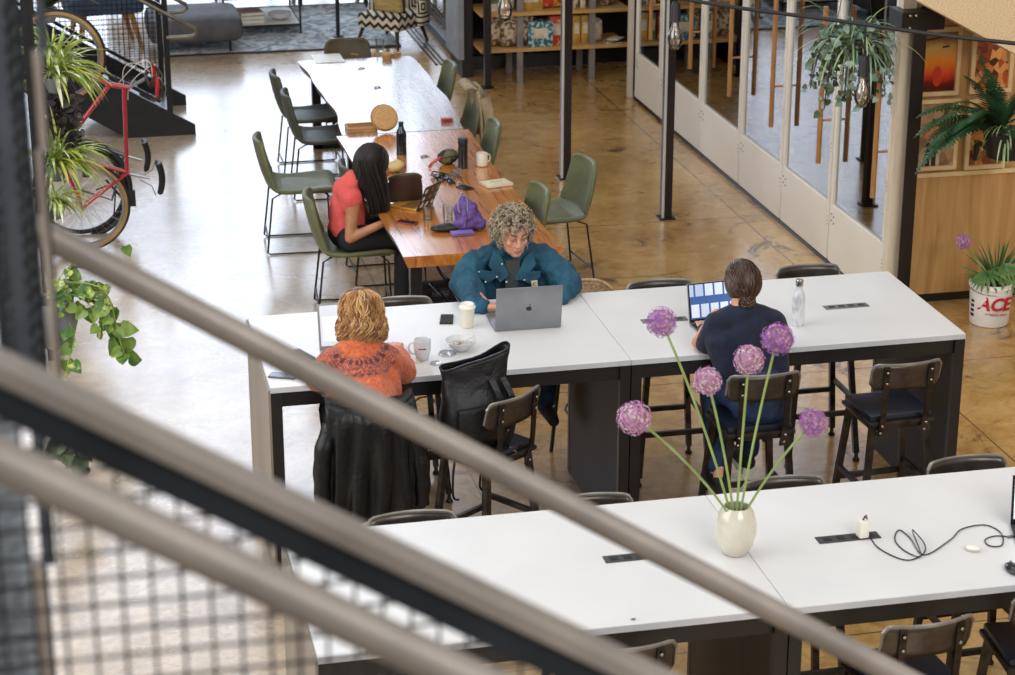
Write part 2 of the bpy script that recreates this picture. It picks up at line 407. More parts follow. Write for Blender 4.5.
# ---------------------------------------------------------------- light
W = bpy.data.worlds.new('W'); bpy.context.scene.world = W; W.use_nodes = True
nt = W.node_tree; bg = nt.nodes['Background']
bg.inputs[0].default_value = (1.0, .985, .965, 1); bg.inputs[1].default_value = .44
def area(name, loc, tgt, size, e, col=(1, 1, 1)):
    l = bpy.data.lights.new(name, 'AREA'); l.shape = 'RECTANGLE'; l.size, l.size_y = size; l.energy = e; l.color = col
    o = bpy.data.objects.new(name, l); C.objects.link(o); o.location = loc
    o.rotation_euler = (Vector(tgt)-Vector(loc)).to_track_quat('-Z', 'Y').to_euler(); return o
area('skylight', (1.5, 11, 8.5), (2.3, 12, 0), (4, 9), 200, (1,1,1))  # unseen area lamp added overhead for soft shadows
area('window_light_left', (-5.5, 9, 4.2), (4, 12, .5), (9, 4), 520, (.95, .98, 1))  # fill lamp added at the left to brighten upright surfaces
area('gallery_light', (4.5, -1.5, 6.5), (3.5, 12, .8), (5, 2.5), 430, (1, .98, .95))  # fill lamp added behind the camera for the wood wall and people
area('skylight_east', (6, 4, 8), (3.5, 11, 0), (4, 4), 150, (1,.97,.93))  # another unseen overhead area lamp, towards the right
# ---------------------------------------------------------------- camera
cd = bpy.data.cameras.new('Camera'); cam = bpy.data.objects.new('Camera', cd); C.objects.link(cam)
cd.sensor_width = 36; cd.lens = F/1015*36; cd.clip_start = .05; cd.clip_end = 200
cam.matrix_world = Matrix.Translation(CAM) @ Matrix((RT, UP, -FW)).transposed().to_4x4()
cd.dof.use_dof = True; cd.dof.focus_distance = 11.2; cd.dof.aperture_fstop = 5.0
sc = bpy.context.scene; sc.camera = cam
vs = sc.view_settings; vs.view_transform = 'Standard'; vs.look = 'None'; vs.gamma = 1; vs.exposure = 0; vs.use_curve_mapping = False
# ================================================================ BAR TABLES (long white, each unit 1.83 m)
def bar_table(x0, x1, y0, y1, label, outer_left=False, strip=None, H=1.06):
    o = thing('bar_table', label, 'table', ((x0+x1)/2, (y0+y1)/2, 0), 0, None)
    cx, cy = (x0+x1)/2, (y0+y1)/2; hx, hy = (x1-x0)/2, (y1-y0)/2
    m = MB(); m.box((0, 0, H-.0155), (2*hx-.003, 2*hy, .031)); m.build('tabletop', M_white_lam, o, smooth=False, bevel=.002)
    e = .0015
    for s in (-1, 1): m = MB(); m.box((0, s*(hy+e/2), H-.0165), (2*hx-.003, e, .027)); m.build('edge_band', M_lam_edge, o, smooth=False)
    t = .035
    for s in (-1, 1): m = MB(); m.box((0, s*(hy-.035), H-.031-.04), (2*hx-.1, t, .08)); m.build('apron', M_black, o, smooth=False)
    for s in (-1, 1):
        m = MB(); m.box((s*(hx-.03), 0, (H-.031)/2), (.05, 2*hy-.06, H-.031))
        left_end = outer_left and s < 0
        if left_end:
            m = MB(); m.box((-hx-.004, 0, (H-.031)/2), (.012, 2*hy-.0, H-.002)); m.box((-hx+.03, .03, (H-.031)/2), (.05, 2*hy-.08, H-.031))
        m.build('side_panel', M_panel_out if left_end else M_panel, o, smooth=False)
        
        for q in (-1, 1): m = MB(); m.box((s*(hx-.03), q*(hy-.013), (H-.031)/2), (.054, .034, H-.031)); m.build('panel_edge', M_black, o, smooth=False)
    return o
T1 = dict(x0=.931, xs=2.767, x1=4.590, y0=9.66, y1=10.735); T2 = dict(x0=.798, xs=2.633, x1=4.468, y0=6.897, y1=7.979); H1 = 1.06
bar_table(T1['x0'], T1['xs'], T1['y0'], T1['y1'], 'white bar-height table where the orange-sweater person and the denim-shirt man sit', True)
bar_table(T1['xs'], T1['x1'], T1['y0'], T1['y1'], 'white bar-height table with the marbled bottle, where the navy-top person works')
bar_table(T2['x0'], T2['xs'], T2['y0'], T2['y1'], 'white bar-height table in the foreground, left unit, mostly empty behind the railings', True)
bar_table(T2['xs'], T2['x1'], T2['y0'], T2['y1'], 'white bar-height table in the foreground, right unit, with the white charger on it')
# flush power strips
M_alu = mat('strip_aluminium', '8b8886', .4, metal=.5, col2='797674'); M_sock = mat('socket_black', '38363a', .5)
def power_strip(c, L, rz, label, dark=False, group=None):
    o = thing('power_strip', label, 'power strip', (c[0], c[1], H1), rz)
    m = MB(); m.box((0, 0, .002), (L, .062, .004), bev=.001); m.build('strip_plate', M_sock if dark else M_alu, o)
    n = 4 if L > .18 else 2
    for k in range(n):
        m = MB(); x = (k-(n-1)/2)*L/(n+.4); m.box((x, 0, .0048), (.034, .03, .002))
        for dx in (-.007, .007): m.box((x+dx, .002, .006), (.003, .01, .001))
        m.build('socket', M_black if dark else M_sock, o, smooth=False)
    return o
M_slot = M_black
c = PZ(846, 306.5, H1); power_strip(c, .25, .02, 'grey flush power strip right of the marbled bottle')
c = PZ(631, 560, H1); power_strip((2.165, 7.455), .25, .0, 'dark grey flush power strip left of the vase, beside the railing', True)
power_strip((3.08, 7.44), .27, .0, 'dark grey flush power strip with the white charger plugged in', True)
c = PZ(676, 319, H1); power_strip((3.10, 10.2), .25, 0, 'grey flush power strip half hidden behind the open laptop with a lit screen')
# ================================================================ METAL BAR STOOLS
def make_stool(label):
    o = thing('bar_stool', label, 'stool')
    sh = .76
    m = MB(); m.box((0, 0, sh-.03), (.37, .35, .022), bev=.008); m.box((0, 0, sh-.05), (.33, .31, .03)); m.build('seat_frame', M_steel, o)
    m = MB(); m.box((0, .005, sh-.004), (.345, .325, .035), bev=.014); m.build('seat', M_navyseat, o)
    for sx in (-1, 1):
        for sy in (-1, 1):
            m = MB(); m.bar((sx*.15, sy*.14, sh-.05), (sx*.205, sy*.195, .05), .032, .028, up=(0, 1, 0)); l = m.build('leg', M_steel, o, smooth=False)
            m = MB(); m.lathe([(0, -.0), (.019, .0), (.022, .008), (.012, .02), (.009, .06)], (sx*.207, sy*.197, 0), 10); m.build('levelling_foot', M_steel, l)
    zf = .30; a = .185
    m = MB()
    for (p, q) in (((-a, -a, zf), (a, -a, zf)), ((-a, a, zf), (a, a, zf)), ((-a, -a, zf+.07), (-a, a, zf+.07)), ((a, -a, zf+.07), (a, a, zf+.07))): m.bar(p, q, .02, .028)
    m.build('footrest', M_steel, o, smooth=False)
    # back: two riveted flat uprights carrying a curved plate
    for s in (-1, 1):
        m = MB(); P_ = [(s*.115, -.165, sh-.10), (s*.118, -.19, sh-.02), (s*.12, -.20, sh+.06), (s*.122, -.215, sh+.30)]
        for p, q in zip(P_, P_[1:]): m.bar(p, q, .03, .009, up=(0, 1, 0))
        u = m.build('back_upright', M_steel, o, smooth=False)
        m = MB()
        for zz, yy in ((sh-.075, -.183), (sh-.03, -.2), (sh+.21, -.222), (sh+.27, -.226)): m.ell((s*.1215, yy, zz), (.0075, .005, .0075), u=8, v=5)
        m.build('rivet', M_rivet, u)
        m = MB(); m.tube(spline([(s*.118, -.185, sh-.06), (s*.13, -.16, sh-.09), (s*.15, -.14, sh-.06)], 4), .007, 6); m.build('back_brace', M_steel, o)
    def fn(u, v):
        x = (u-.5)*.38; t = abs(u-.5)*2; z0 = sh+.165; z1 = sh+.305
        k = .03*max(0, (t-.86)/.14)**2
        z = z0+k + (z1-z0-2*k)*v
        return (x, -.205 + .045*(x/.19)**2 - .02*v, z)
    m = MB(); m.grid(fn, 20, 5); m.build('backrest', M_steel_b, o, solid=.007)
    m = MB(); m.tube([fn(u/24, 1) for u in range(25)], .009, 6); m.tube([fn(0, v/4) for v in range(5)], .006, 6); m.tube([fn(1, v/4) for v in range(5)], .006, 6)
    m.build('rolled_edge', mat('rubbed_edge', 'a39e97', .38, metal=.6, col2='7d7871') if 'rubbed_edge' not in MATS else MATS['rubbed_edge'], o)  # light rim colour stands for reflections on the stool backs
    return o
G_ST = 'metal bar stools'
st0 = make_stool('empty dark metal bar stool with navy seat at the right end of the middle table')
st0.location = (4.11, 9.50, 0); st0.rotation_euler = (0, 0, .05); st0['group'] = G_ST
for x, y, r, lab in (
    (3.36, 9.50, .0, 'dark metal bar stool the navy-top person sits on'),
    (1.97, 9.45, .62, 'dark metal bar stool turned aside with the black roll-top bag on its seat'),
    (1.36, 9.52, .0, 'dark metal bar stool under the orange-sweater person, a leather jacket over its back'),
    (3.25, 10.62, PI, 'metal bar stool tucked behind the middle table beyond the open laptop with a lit screen'),
    (4.16, 10.70, PI, 'metal bar stool tucked behind the middle table beyond the marbled bottle'),
    (1.76, 10.64, PI, 'metal bar stool tucked behind the middle table, beyond the orange-sweater person'),
    (1.35, 7.85, PI, 'metal bar stool tucked behind the foreground table just below the leather jacket'),
    (2.13, 7.86, PI, 'metal bar stool tucked behind the foreground table below the middle table\'s centre panels'),
    (3.01, 7.86, PI, 'metal bar stool tucked behind the foreground table right of the vase'),
    (3.90, 7.90, PI+.03, 'metal bar stool tucked behind the foreground table near its right end'),
    (3.10, 6.86, .08, 'dark metal bar stool on the near side of the foreground table, lower right'),
    (1.94, 6.92, .0, 'dark metal bar stool before the foreground table, half hidden by a handrail'),
    (3.72, 6.95, -.1, 'metal bar stool near side of the foreground table, at the right edge')):
    dup(st0, (x, y, 0), r, lab, G_ST)
# ================================================================ GREEN UPHOLSTERED SHELL CHAIRS
def make_chair(label, name='dining_chair', fab=None):
    fab = fab or M_olive; o = thing(name, label, 'chair')
    # shell: one curved sheet from the front of the seat up the back; chair faces +X locally
    def fn(u, v):
        prof = [(.25, .452), (.20, .472), (.08, .462), (-.06, .452), (-.15, .463), (-.205, .51), (-.235, .60), (-.258, .70), (-.275, .79), (-.285, .86)]
        t = v*(len(prof)-1); i = min(int(t), len(prof)-2); f_ = t-i; f_ = f_*f_*(3-2*f_) if False else f_
        x = prof[i][0]*(1-f_)+prof[i+1][0]*f_; z = prof[i][1]*(1-f_)+prof[i+1][1]*f_
        w = .235 - .035*max(0, (v-.55)/.45) - .05*max(0, (v-.93)/.07)**1.5 - .04*max(0, (.08-v)/.08)**2
        s = (u-.5)*2; y = s*w
        if v < .55: z += .035*abs(s)**3; 
        else: x += .045*abs(s)**2.5
        return (x, y, z)
    m = MB(); m.grid(fn, 12, 27); m.build('shell', fab, o, solid=.032, subsurf=1)
    m = MB(); m.box((.05, 0, .468), (.34, .38, .03), bev=.013); m.build('seat_pad', fab, o)
    # sled frame from thin rod
    for s in (-1, 1):
        m = MB(); r = .0065
        m.tube([(.16, s*.13, .44), (.20, s*.20, .42), (.215, s*.215, .02), (.20, s*.215, .008), (-.22, s*.215, .008), (-.235, s*.215, .02), (-.19, s*.19, .43), (-.12, s*.12, .45)], r, 8)
        m.build('leg_frame', M_blackmetal, o)
    m = MB(); m.tube([(.21, -.212, .10), (.21, .212, .10)], .006, 8); m.tube([(-.225, -.212, .10), (-.225, .212, .10)], .006, 8); m.tube([(.16, -.13, .44), (.16, .13, .44)], .006, 8); m.tube([(-.12, -.13, .445), (-.12, .13, .445)], .006, 8)
    m.build('cross_bar', M_blackmetal, o)
    return o
G_CH = 'shell chairs around the long wooden tables'
CH_S = 1.1
ch0 = make_chair('olive green shell chair on its own on the left side, nearest empty one'); ch0['group'] = G_CH
ch0.location = (1.76, 15.33, 0); ch0.rotation_euler = (0, 0, -.05)
ch0b = make_chair('olive green shell chair the coral-shirt person sits on', fab=M_olive); ch0b.location = (1.93, 13.72, 0); ch0b.rotation_euler = (0, 0, -.08); ch0b['group'] = G_CH
chd = make_chair('dark grey-green shell chair on the left side, farthest along the whitish table', fab=M_olive_d); chd.location = (2.12, 17.45, 0); chd['group'] = G_CH
for x, y, r, lab, src in (
    (2.13, 16.72, -.05, 'dark grey-green shell chair on the left side, second farthest along', chd),
    (2.28, 14.45, .0, 'grey-green shell chair behind the coral-shirt person, pushed in so only its back top shows', chd),
    (3.42, 14.18, PI+.12, 'large light olive shell chair pulled out on the right side of the wooden table', ch0),
    (3.06, 17.5, PI, 'olive shell chair on the right side of the whitish table, farthest one', ch0),
    (3.08, 16.45, PI, 'shell chair on the right side with a beige jacket over its back', ch0),
    (3.00, 15.42, PI-.05, 'olive shell chair on the right side beside the white mug', ch0),
    (2.93, 13.55, PI+.05, 'olive shell chair on the right side, only its back top showing behind the curly hair', ch0)):
    dup(src, (x, y, 0), r, lab, G_CH)
for _o in [x for x in C.objects if x.name.startswith('dining_chair') and not x.parent]: _o.scale = (1.13, 1.1, 1)
# olive-brown chair at the far end of the whitish table
cb = make_chair('olive-brown chair at the far end of the whitish table', fab=M_brownpad); cb.location = (2.62, 18.42, 0); cb.rotation_euler = (0, 0, -PI/2)
# ================================================================ WOODEN LIVE-EDGE TABLES
def wood_material(name, c1, c2, c3, coat=1.0, rough=.22):
    m = mat(name, c1, rough, col2=c2, scale=1.6, stretch=(9, .9, 4), detail=9, distort=1.5, thr=(.3, .7), coat=coat)
    nt = m.node_tree; L = nt.links.new; b = nt.nodes['Principled BSDF']; src = b.inputs['Base Color'].links[0].from_socket
    w = nd(nt, 'ShaderNodeTexNoise'); w.inputs['Scale'].default_value = 5; w.inputs['Detail'].default_value = 6
    mp = nd(nt, 'ShaderNodeMapping'); mp.inputs['Scale'].default_value = (7, .5, 1); tc = nd(nt, 'ShaderNodeTexCoord')
    L(tc.outputs['Object'], mp.inputs[0]); L(mp.outputs[0], w.inputs[0])
    r = nd(nt, 'ShaderNodeValToRGB'); r.color_ramp.elements[0].position = .56; r.color_ramp.elements[1].position = .68
    r.color_ramp.elements[0].color = (0, 0, 0, 1); r.color_ramp.elements[1].color = (.8, .8, .8, 1); L(w.outputs['Fac'], r.inputs[0])
    x = nd(nt, 'ShaderNodeMix', data_type='RGBA'); L(r.outputs[0], x.inputs[0]); L(src, x.inputs[6]); x.inputs[7].default_value = lin(c3); L(x.outputs[2], b.inputs['Base Color'])
    b.inputs['Coat Roughness'].default_value = .16
    return m
M_wood = wood_material('oiled_slab', 'd38636', 'ab6226', '743d18')
M_wood2 = wood_material('grey_slab', 'b5a493', '927e6c', '6c5a4c', 1.0, .25)
M_bark = mat('live_edge', '8f7a6c', .6, col2='4d3a30', scale=9, stretch=(2, 1, 2), bump=.4)
def slab_table(xl, xr, y0, y1, label, mtl, wob, seed):
    rnd = random.Random(seed); cx, cy = (xl+xr)/2, (y0+y1)/2
    o = thing('wooden_table', label, 'table', (cx, cy, 0)); n = 26; hw = (xr-xl)/2; hl = (y1-y0)/2
    ph = [rnd.uniform(0, 6) for _ in range(4)]
    def ex(t, s): return s*(hw + wob*(math.sin(t*5+ph[0]+s)*.6 + math.sin(t*11+ph[1]*s)*.3 + math.sin(t*23+ph[2])*.12))
    def top(u, v): t = v; x = ex(t, -1)*(1-u)+ex(t, 1)*u; return (x, -hl+2*hl*v, .75)
    m = MB()
    NU, NV = 8, n; T = [[None]*(NV+1) for _ in range(NU+1)]; B = [[None]*(NV+1) for _ in range(NU+1)]
    for i in range(NU+1):
        for j in range(NV+1):
            p = top(i/NU, j/NV); T[i][j] = m.bm.verts.new(p); k = .03 if i in (0, NU) else 0
            B[i][j] = m.bm.verts.new((p[0]-(k if i == NU else -k), p[1], .675))
    for i in range(NU):
        for j in range(NV):
            m.mi = 0; m.face([T[i][j], T[i+1][j], T[i+1][j+1], T[i][j+1]]); m.face([B[i][j], B[i][j+1], B[i+1][j+1], B[i+1][j]])
    for j in range(NV):
        m.mi = 1; m.face([T[0][j], T[0][j+1], B[0][j+1], B[0][j]]); m.face([T[NU][j+1], T[NU][j], B[NU][j], B[NU][j+1]])
    for i in range(NU):
        m.mi = 0; m.face([T[i+1][0], T[i][0], B[i][0], B[i+1][0]]); m.face([T[i][NV], T[i+1][NV], B[i+1][NV], B[i][NV]])
    m.build('tabletop', [mtl, M_bark], o, smooth=False)
    for s in (-1, 1):
        m = MB(); y = s*(hl-.18); a = hw-.1; w = .075
        m.box((-a, y, .34), (w, w, .67)); m.box((a, y, .34), (w, w, .67)); m.box((0, y, .02), (2*a+w, w, .04)); m.box((0, y, .655), (2*a+w, w, .03))
        m.build('leg', M_black, o, smooth=False)
    return o
slab_table(2.09, 3.11, 12.54, 15.64, 'reddish-brown live-edge wooden table with the gold laptop and purple bag', M_wood, .022, 3)
slab_table(2.16, 3.14, 15.66, 18.32, 'pale glossy live-edge wooden table, the farther one, paper sheet at its end', M_wood2, .045, 5)
# rattan chair right of the denim-shirt man
M_rattan = mat('rattan', 'cdb08a', .6, col2='a5835a', scale=60, bump=.4)
o = thing('rattan_stool', 'beige woven-back bar stool just right of the denim-shirt man', 'stool', (2.90, 10.88, 0), PI+.25)
m = MB()
def rf(u, v):
    a = (u-.5)*2.3; return (math.sin(a)*.19, -.2+ (1-math.cos(a))*.14, .80+.215*v*(1-.25*abs(2*u-1)**3))
m.grid(rf, 14, 8); m.build('backrest', M_rattan, o, solid=.012)
m = MB(); m.tube([rf(k/16, 1) for k in range(17)], .011, 8); m.build('rim', M_rattan, o)
m = MB(); m.lathe([(0, .74), (.18, .74), (.195, .755), (.18, .775), (0, .78)]); m.build('seat', M_rattan, o)
for sx in (-1, 1):
    for sy in (-1, 1):
        m = MB(); m.tube([(sx*.13, sy*.13, .75), (sx*.18, sy*.18, 0)], .012, 8); m.build('leg', M_blackmetal, o)
m = MB(); m.tube([(.165*math.cos(k*PI/8), .165*math.sin(k*PI/8), .3) for k in range(17)], .008, 6); m.build('foot_ring', M_blackmetal, o)
# ================================================================ PEOPLE
M_skin = mat('skin_light', 'd9a184', .5, col2='c98a6c', scale=14, sss=.12, bump=.03)
M_skin_m = mat('skin_ruddy', 'd6a084', .5, col2='c58a6e', scale=16, sss=.12, bump=.05)
M_skin_t = mat('skin_tan', 'b98260', .5, col2='a56e4e', scale=12, sss=.1)
M_lip = mat('lips', 'a8625a', .5); M_eye = mat('eye_white', 'd8d0c8', .3); M_iris = mat('eye_dark', '2a2220', .2); M_brow = mat('brow_hair', '6f5a46', .7)
def hand(m, w, d, back, thumb, curl=.35, s=1.0):
    """five-fingered hand: wrist w, pointing direction d, back-of-hand normal, thumb side +-1"""
    w, d, back = Vector(w), Vector(d).normalized(), Vector(back).normalized()
    side = d.cross(back).normalized()*thumb; back = side.cross(d).normalized()*(1 if side.cross(d).dot(back) > 0 else -1)
    for k in range(4):
        off = (1.5-k)*.0205*s; kn = w + d*(.088*s - abs(k-1)*.004) + side*off
        m.cone(w + d*.008 + side*off*.55, .016*s, kn, .0125*s)
        L = (.042, .047, .044, .034)[k]*s; dd = d + side*((1.5-k)*.07); p = kn; r = .0095*s
        for j in range(3):
            dd = (dd - back*curl*(.55+.25*j)).normalized(); q = p + dd*(L*(1-.24*j)); m.cone(p, r, q, r*.9); p, r = q, r*.9
    t0 = w + d*.025 + side*.024; p = t0; dd = (d*.6 + side*.75 - back*.25).normalized(); r = .0125*s
    for j in range(3):
        q = p + dd*(.034-.003*j)*s; m.cone(p, r, q, r*.86); p, r = q, r*.86; dd = (dd + d*.35 - back*curl*.2).normalized()
def strands(name, mtl, par, c, rad, n, drop, az=(0, 2*PI), wav=.008, r=.0035, tilt=None, th0=(0, .5), thm=1.6, fall=None, jit=.01, seed=1, taper=.4, zmin=None, clump=0, vol=.10):
    rnd = random.Random(seed); m = MB(); T = tilt or Matrix.Identity(3); c = Vector(c)
    for i in range(n):
        a = rnd.uniform(*az); t0 = rnd.uniform(*th0); k = 1 + rnd.uniform(-.02, vol); pts = []; m.mi = rnd.randrange(len(mtl)) if isinstance(mtl, list) else 0
        d_ = drop(a) if callable(drop) else drop; d_ *= rnd.uniform(.78, 1.05); ph = rnd.uniform(0, 6); N = 7
        for j in range(N):
            th = t0 + (thm-t0)*j/(N-1)
            kk = 1+(k-1)*min(1, j/3); wb = wav*.5*math.sin(j*1.9+ph)/max(rad[0], .01) if vol > .2 else 0; a2 = a+wb; pts.append(c + T @ Vector((rad[0]*kk*math.sin(th)*math.cos(a2), rad[1]*kk*math.sin(th)*math.sin(a2), rad[2]*kk*math.cos(th))))
        e = pts[-1]; out = (e-c); out.z = 0; out = out.normalized() if out.length > 0 else out; M_ = 7
        f = Vector(fall) if fall else Vector((0, 0, -1)); sd = f.cross(out).normalized() if f.cross(out).length > .1 else Vector((1, 0, 0))
        for j in range(1, M_+1):
            t = j/M_; pts.append(e + f*(d_*t) + out*(.012*math.sin(t*2.5)) + sd*(wav*math.sin(t*9+ph)*(.4+t)) + out*(wav*math.cos(t*8+ph)*(.3+t)*.8) - (out*clump*t*t))
        m.tube(pts, [r*(1-(1-taper)*(q/(len(pts)-1))**2) for q in range(len(pts))], 4, cap=False)
    return m.build(name, mtl, par, rec=False)
def scalp(name, mtl, par, c, rad, tilt=None, cut=None):
    m = MB(); m.ell(c, rad, tilt, 24, 16)
    if cut:
        g = [v for v in m.bm.verts if cut(v.co)]; bmesh.ops.delete(m.bm, geom=g, context='VERTS')
    return m.build(name, mtl, par)
# ---------------------------------------------------------------- navy-top person (back to us, hair in a bun)
M_navy = mat('navy_knit', '101a36', .85, col2='0b1228', scale=30, bump=.25, bscale=200, sheen=.1)
M_denim = mat('denim', '24385c', .8, col2='172744', scale=20, bump=.2, bscale=160)
M_brunet = mat('brown_hair', '2f1d15', .42, col2='4d3426', scale=22, spec=.4); M_brunet2 = mat('brown_hair_light', '5c402e', .4, col2='3f2a1e', scale=22)
pw = thing('person', 'person in a navy top and jeans, brown hair in a bun, back to us', 'person', (3.45, 9.5, 0))
hc = PY(741.5, 283, 9.66); nb = Vector((3.325, 9.60, 1.335))
m = MB()
m.ell(hc, (.079, .095, .108), (-.35, 0, 0)); m.chain([(hc+Vector((0, -.02, -.07)), .056), (nb, .058), (nb+Vector((.01, .0, -.07)), .06)])
m.chain([((3.35, 9.60, 1.20), .085), ((3.38, 9.55, 1.0), .08), ((3.40, 9.50, .87), .10)])
m.ell(hc+Vector((0, .075, -.05)), (.045, .035, .045))
m.chain([((3.21, 9.63, 1.26), .05), ((3.14, 9.72, 1.10), .036), ((3.24, 9.93, 1.10), .024)]); hand(m, (3.24, 9.93, 1.10), (.25, 1, -.05), (0, 0, 1), 1, .18)
m.chain([((3.49, 9.62, 1.245), .05), ((3.58, 9.68, 1.10), .036), ((3.42, 9.90, 1.10), .024)]); hand(m, (3.42, 9.90, 1.10), (-.35, 1, -.05), (0, 0, 1), -1, .18)
m.chain([((3.40, 9.5, .85), .07), ((3.27, 9.80, .84), .055), ((3.245, 9.62, .40), .033), ((3.24, 9.60, .36), .033)])
m.chain([((3.47, 9.5, .85), .07), ((3.48, 9.86, .84), .055), ((3.47, 9.82, .42), .034)])
body = m.build('body', M_skin, pw, world=True, remesh=.007, smo=4)
m = MB()
m.chain([(nb+Vector((0, -.01, -.055)), .082), ((3.355, 9.60, 1.20), .125), ((3.38, 9.55, 1.02), .112), ((3.395, 9.50, .89), .14)])
m.cone((3.215, 9.61, 1.245), .066, (3.31, 9.60, 1.27), .075); m.cone((3.49, 9.60, 1.23), .066, (3.38, 9.60, 1.265), .075)
m.cone((3.23, 9.59, 1.15), .09, (3.24, 9.56, 1.02), .07); m.cone((3.48, 9.58, 1.14), .09, (3.5, 9.54, 1.0), .07)
m.chain([((3.205, 9.62, 1.235), .066), ((3.165, 9.68, 1.105), .052), ((3.225, 9.90, 1.10), .036)])
m.chain([((3.50, 9.61, 1.22), .068), ((3.575, 9.66, 1.10), .055), ((3.45, 9.87, 1.10), .036)])
m.build('top', M_navy, pw, world=True, remesh=.010, smo=6, wrinkle=.014, wsize=.09)
m = MB()
m.chain([((3.40, 9.48, .89), .15), ((3.40, 9.5, .86), .16)])
m.chain([((3.34, 9.52, .865), .105), ((3.27, 9.80, .845), .08), ((3.245, 9.65, .44), .052)])
m.chain([((3.47, 9.52, .865), .105), ((3.48, 9.86, .845), .08), ((3.47, 9.80, .44), .052)])
m.build('jeans', M_denim, pw, world=True, remesh=.012, smo=5, wrinkle=.012, wsize=.06)
M_white_sole = mat('shoe_sole', 'e8e6e2', .6); M_shoe = mat('black_canvas', '222226', .8)
for x, y, z in ((3.24, 9.63, .33), (3.47, 9.86, .36)):
    m = MB(); m.chain([((x, y-.04, z), .043), ((x, y+.06, z-.01), .042), ((x-.005, y+.15, z-.02), .033)]); m.ell((x, y-.03, z+.04), (.04, .045, .03))
    s = m.build('shoe', M_shoe, pw, world=True, remesh=.009, smo=3)
    m = MB(); m.grid(lambda u, v: (x+(v-.5)*.085*(1-.25*u), y-.08+.27*u, z-.043), 6, 2); m.build('shoe_sole', M_white_sole, s, world=True, solid=.018) if False else None
    m.bm.free() if False else None
    q = MB(); q.tube([(x, y-.07, z-.042), (x, y+.06, z-.048), (x, y+.175, z-.05)], [.036, .040, .03], 12, flat=1.0); q.build('shoe_sole', M_white_sole, s, world=True)
T_ = Euler((-.42, 0, .05)).to_matrix()
hair = scalp('hair', M_brunet, pw, hc+Vector((0, -.012, .012)), (.091, .104, .113), T_, lambda v: v.y > hc.y+.055 and v.z < hc.z+.05)
hair.parent = pw
# (cut above works in world space; move it under the person)
hair.data.transform(Matrix.Translation(-Vector(pw.location)))
rnd = random.Random(5); m = MB(); bun = hc + Vector((.002, -.092, -.058))
for i in range(230):
    a = rnd.uniform(0, 2*PI); t0 = rnd.uniform(.05, 1.5); k = 1.03+rnd.uniform(0, .06)
    st = hc + Vector((0, -.005, .01)) + Vector((.088*math.cos(a)*math.sin(t0+.3), .095*abs(math.cos(t0)) - .05*math.sin(t0), .108*math.cos(t0*1.1)))
    pts = []
    for j in range(9):
        t = j/8; p = st.lerp(bun + Vector((rnd.uniform(-.012, .012), 0, rnd.uniform(-.012, .012))) if j == 8 else bun, t); d = (p-(hc+Vector((0, -.01, .008)))); e = math.sqrt((d.x/.090)**2 + (d.y/.103)**2 + (d.z/.112)**2)
        if e > 1e-4 and j < 8: p = hc+Vector((0, -.01, .008)) + d*(k/e)
        pts.append(p)
    m.mi = rnd.randrange(2); m.tube(pts, .0032, 4, cap=False)
m.build('hair_strand', [M_brunet, M_brunet2], hair, world=True, rec=False)['kind'] = 'stuff'
m = MB(); m.ell(bun+Vector((0, -.005, 0)), (.040, .030, .038))
for i in range(60):
    a0 = rnd.uniform(0, 6.28); tl = Euler((rnd.uniform(-.9, .9), rnd.uniform(-.9, .9), 0)).to_matrix(); rr = rnd.uniform(.022, .043); m.mi = rnd.randrange(2)
    m.tube([bun + tl @ Vector((rr*math.cos(a0+t*.45), -.012+.026*math.sin(t*.5+a0), rr*.95*math.sin(a0+t*.45))) for t in range(10)], .0042, 5, cap=False)
m.build('bun', [M_brunet, M_brunet2], hair, world=True, rec=False)
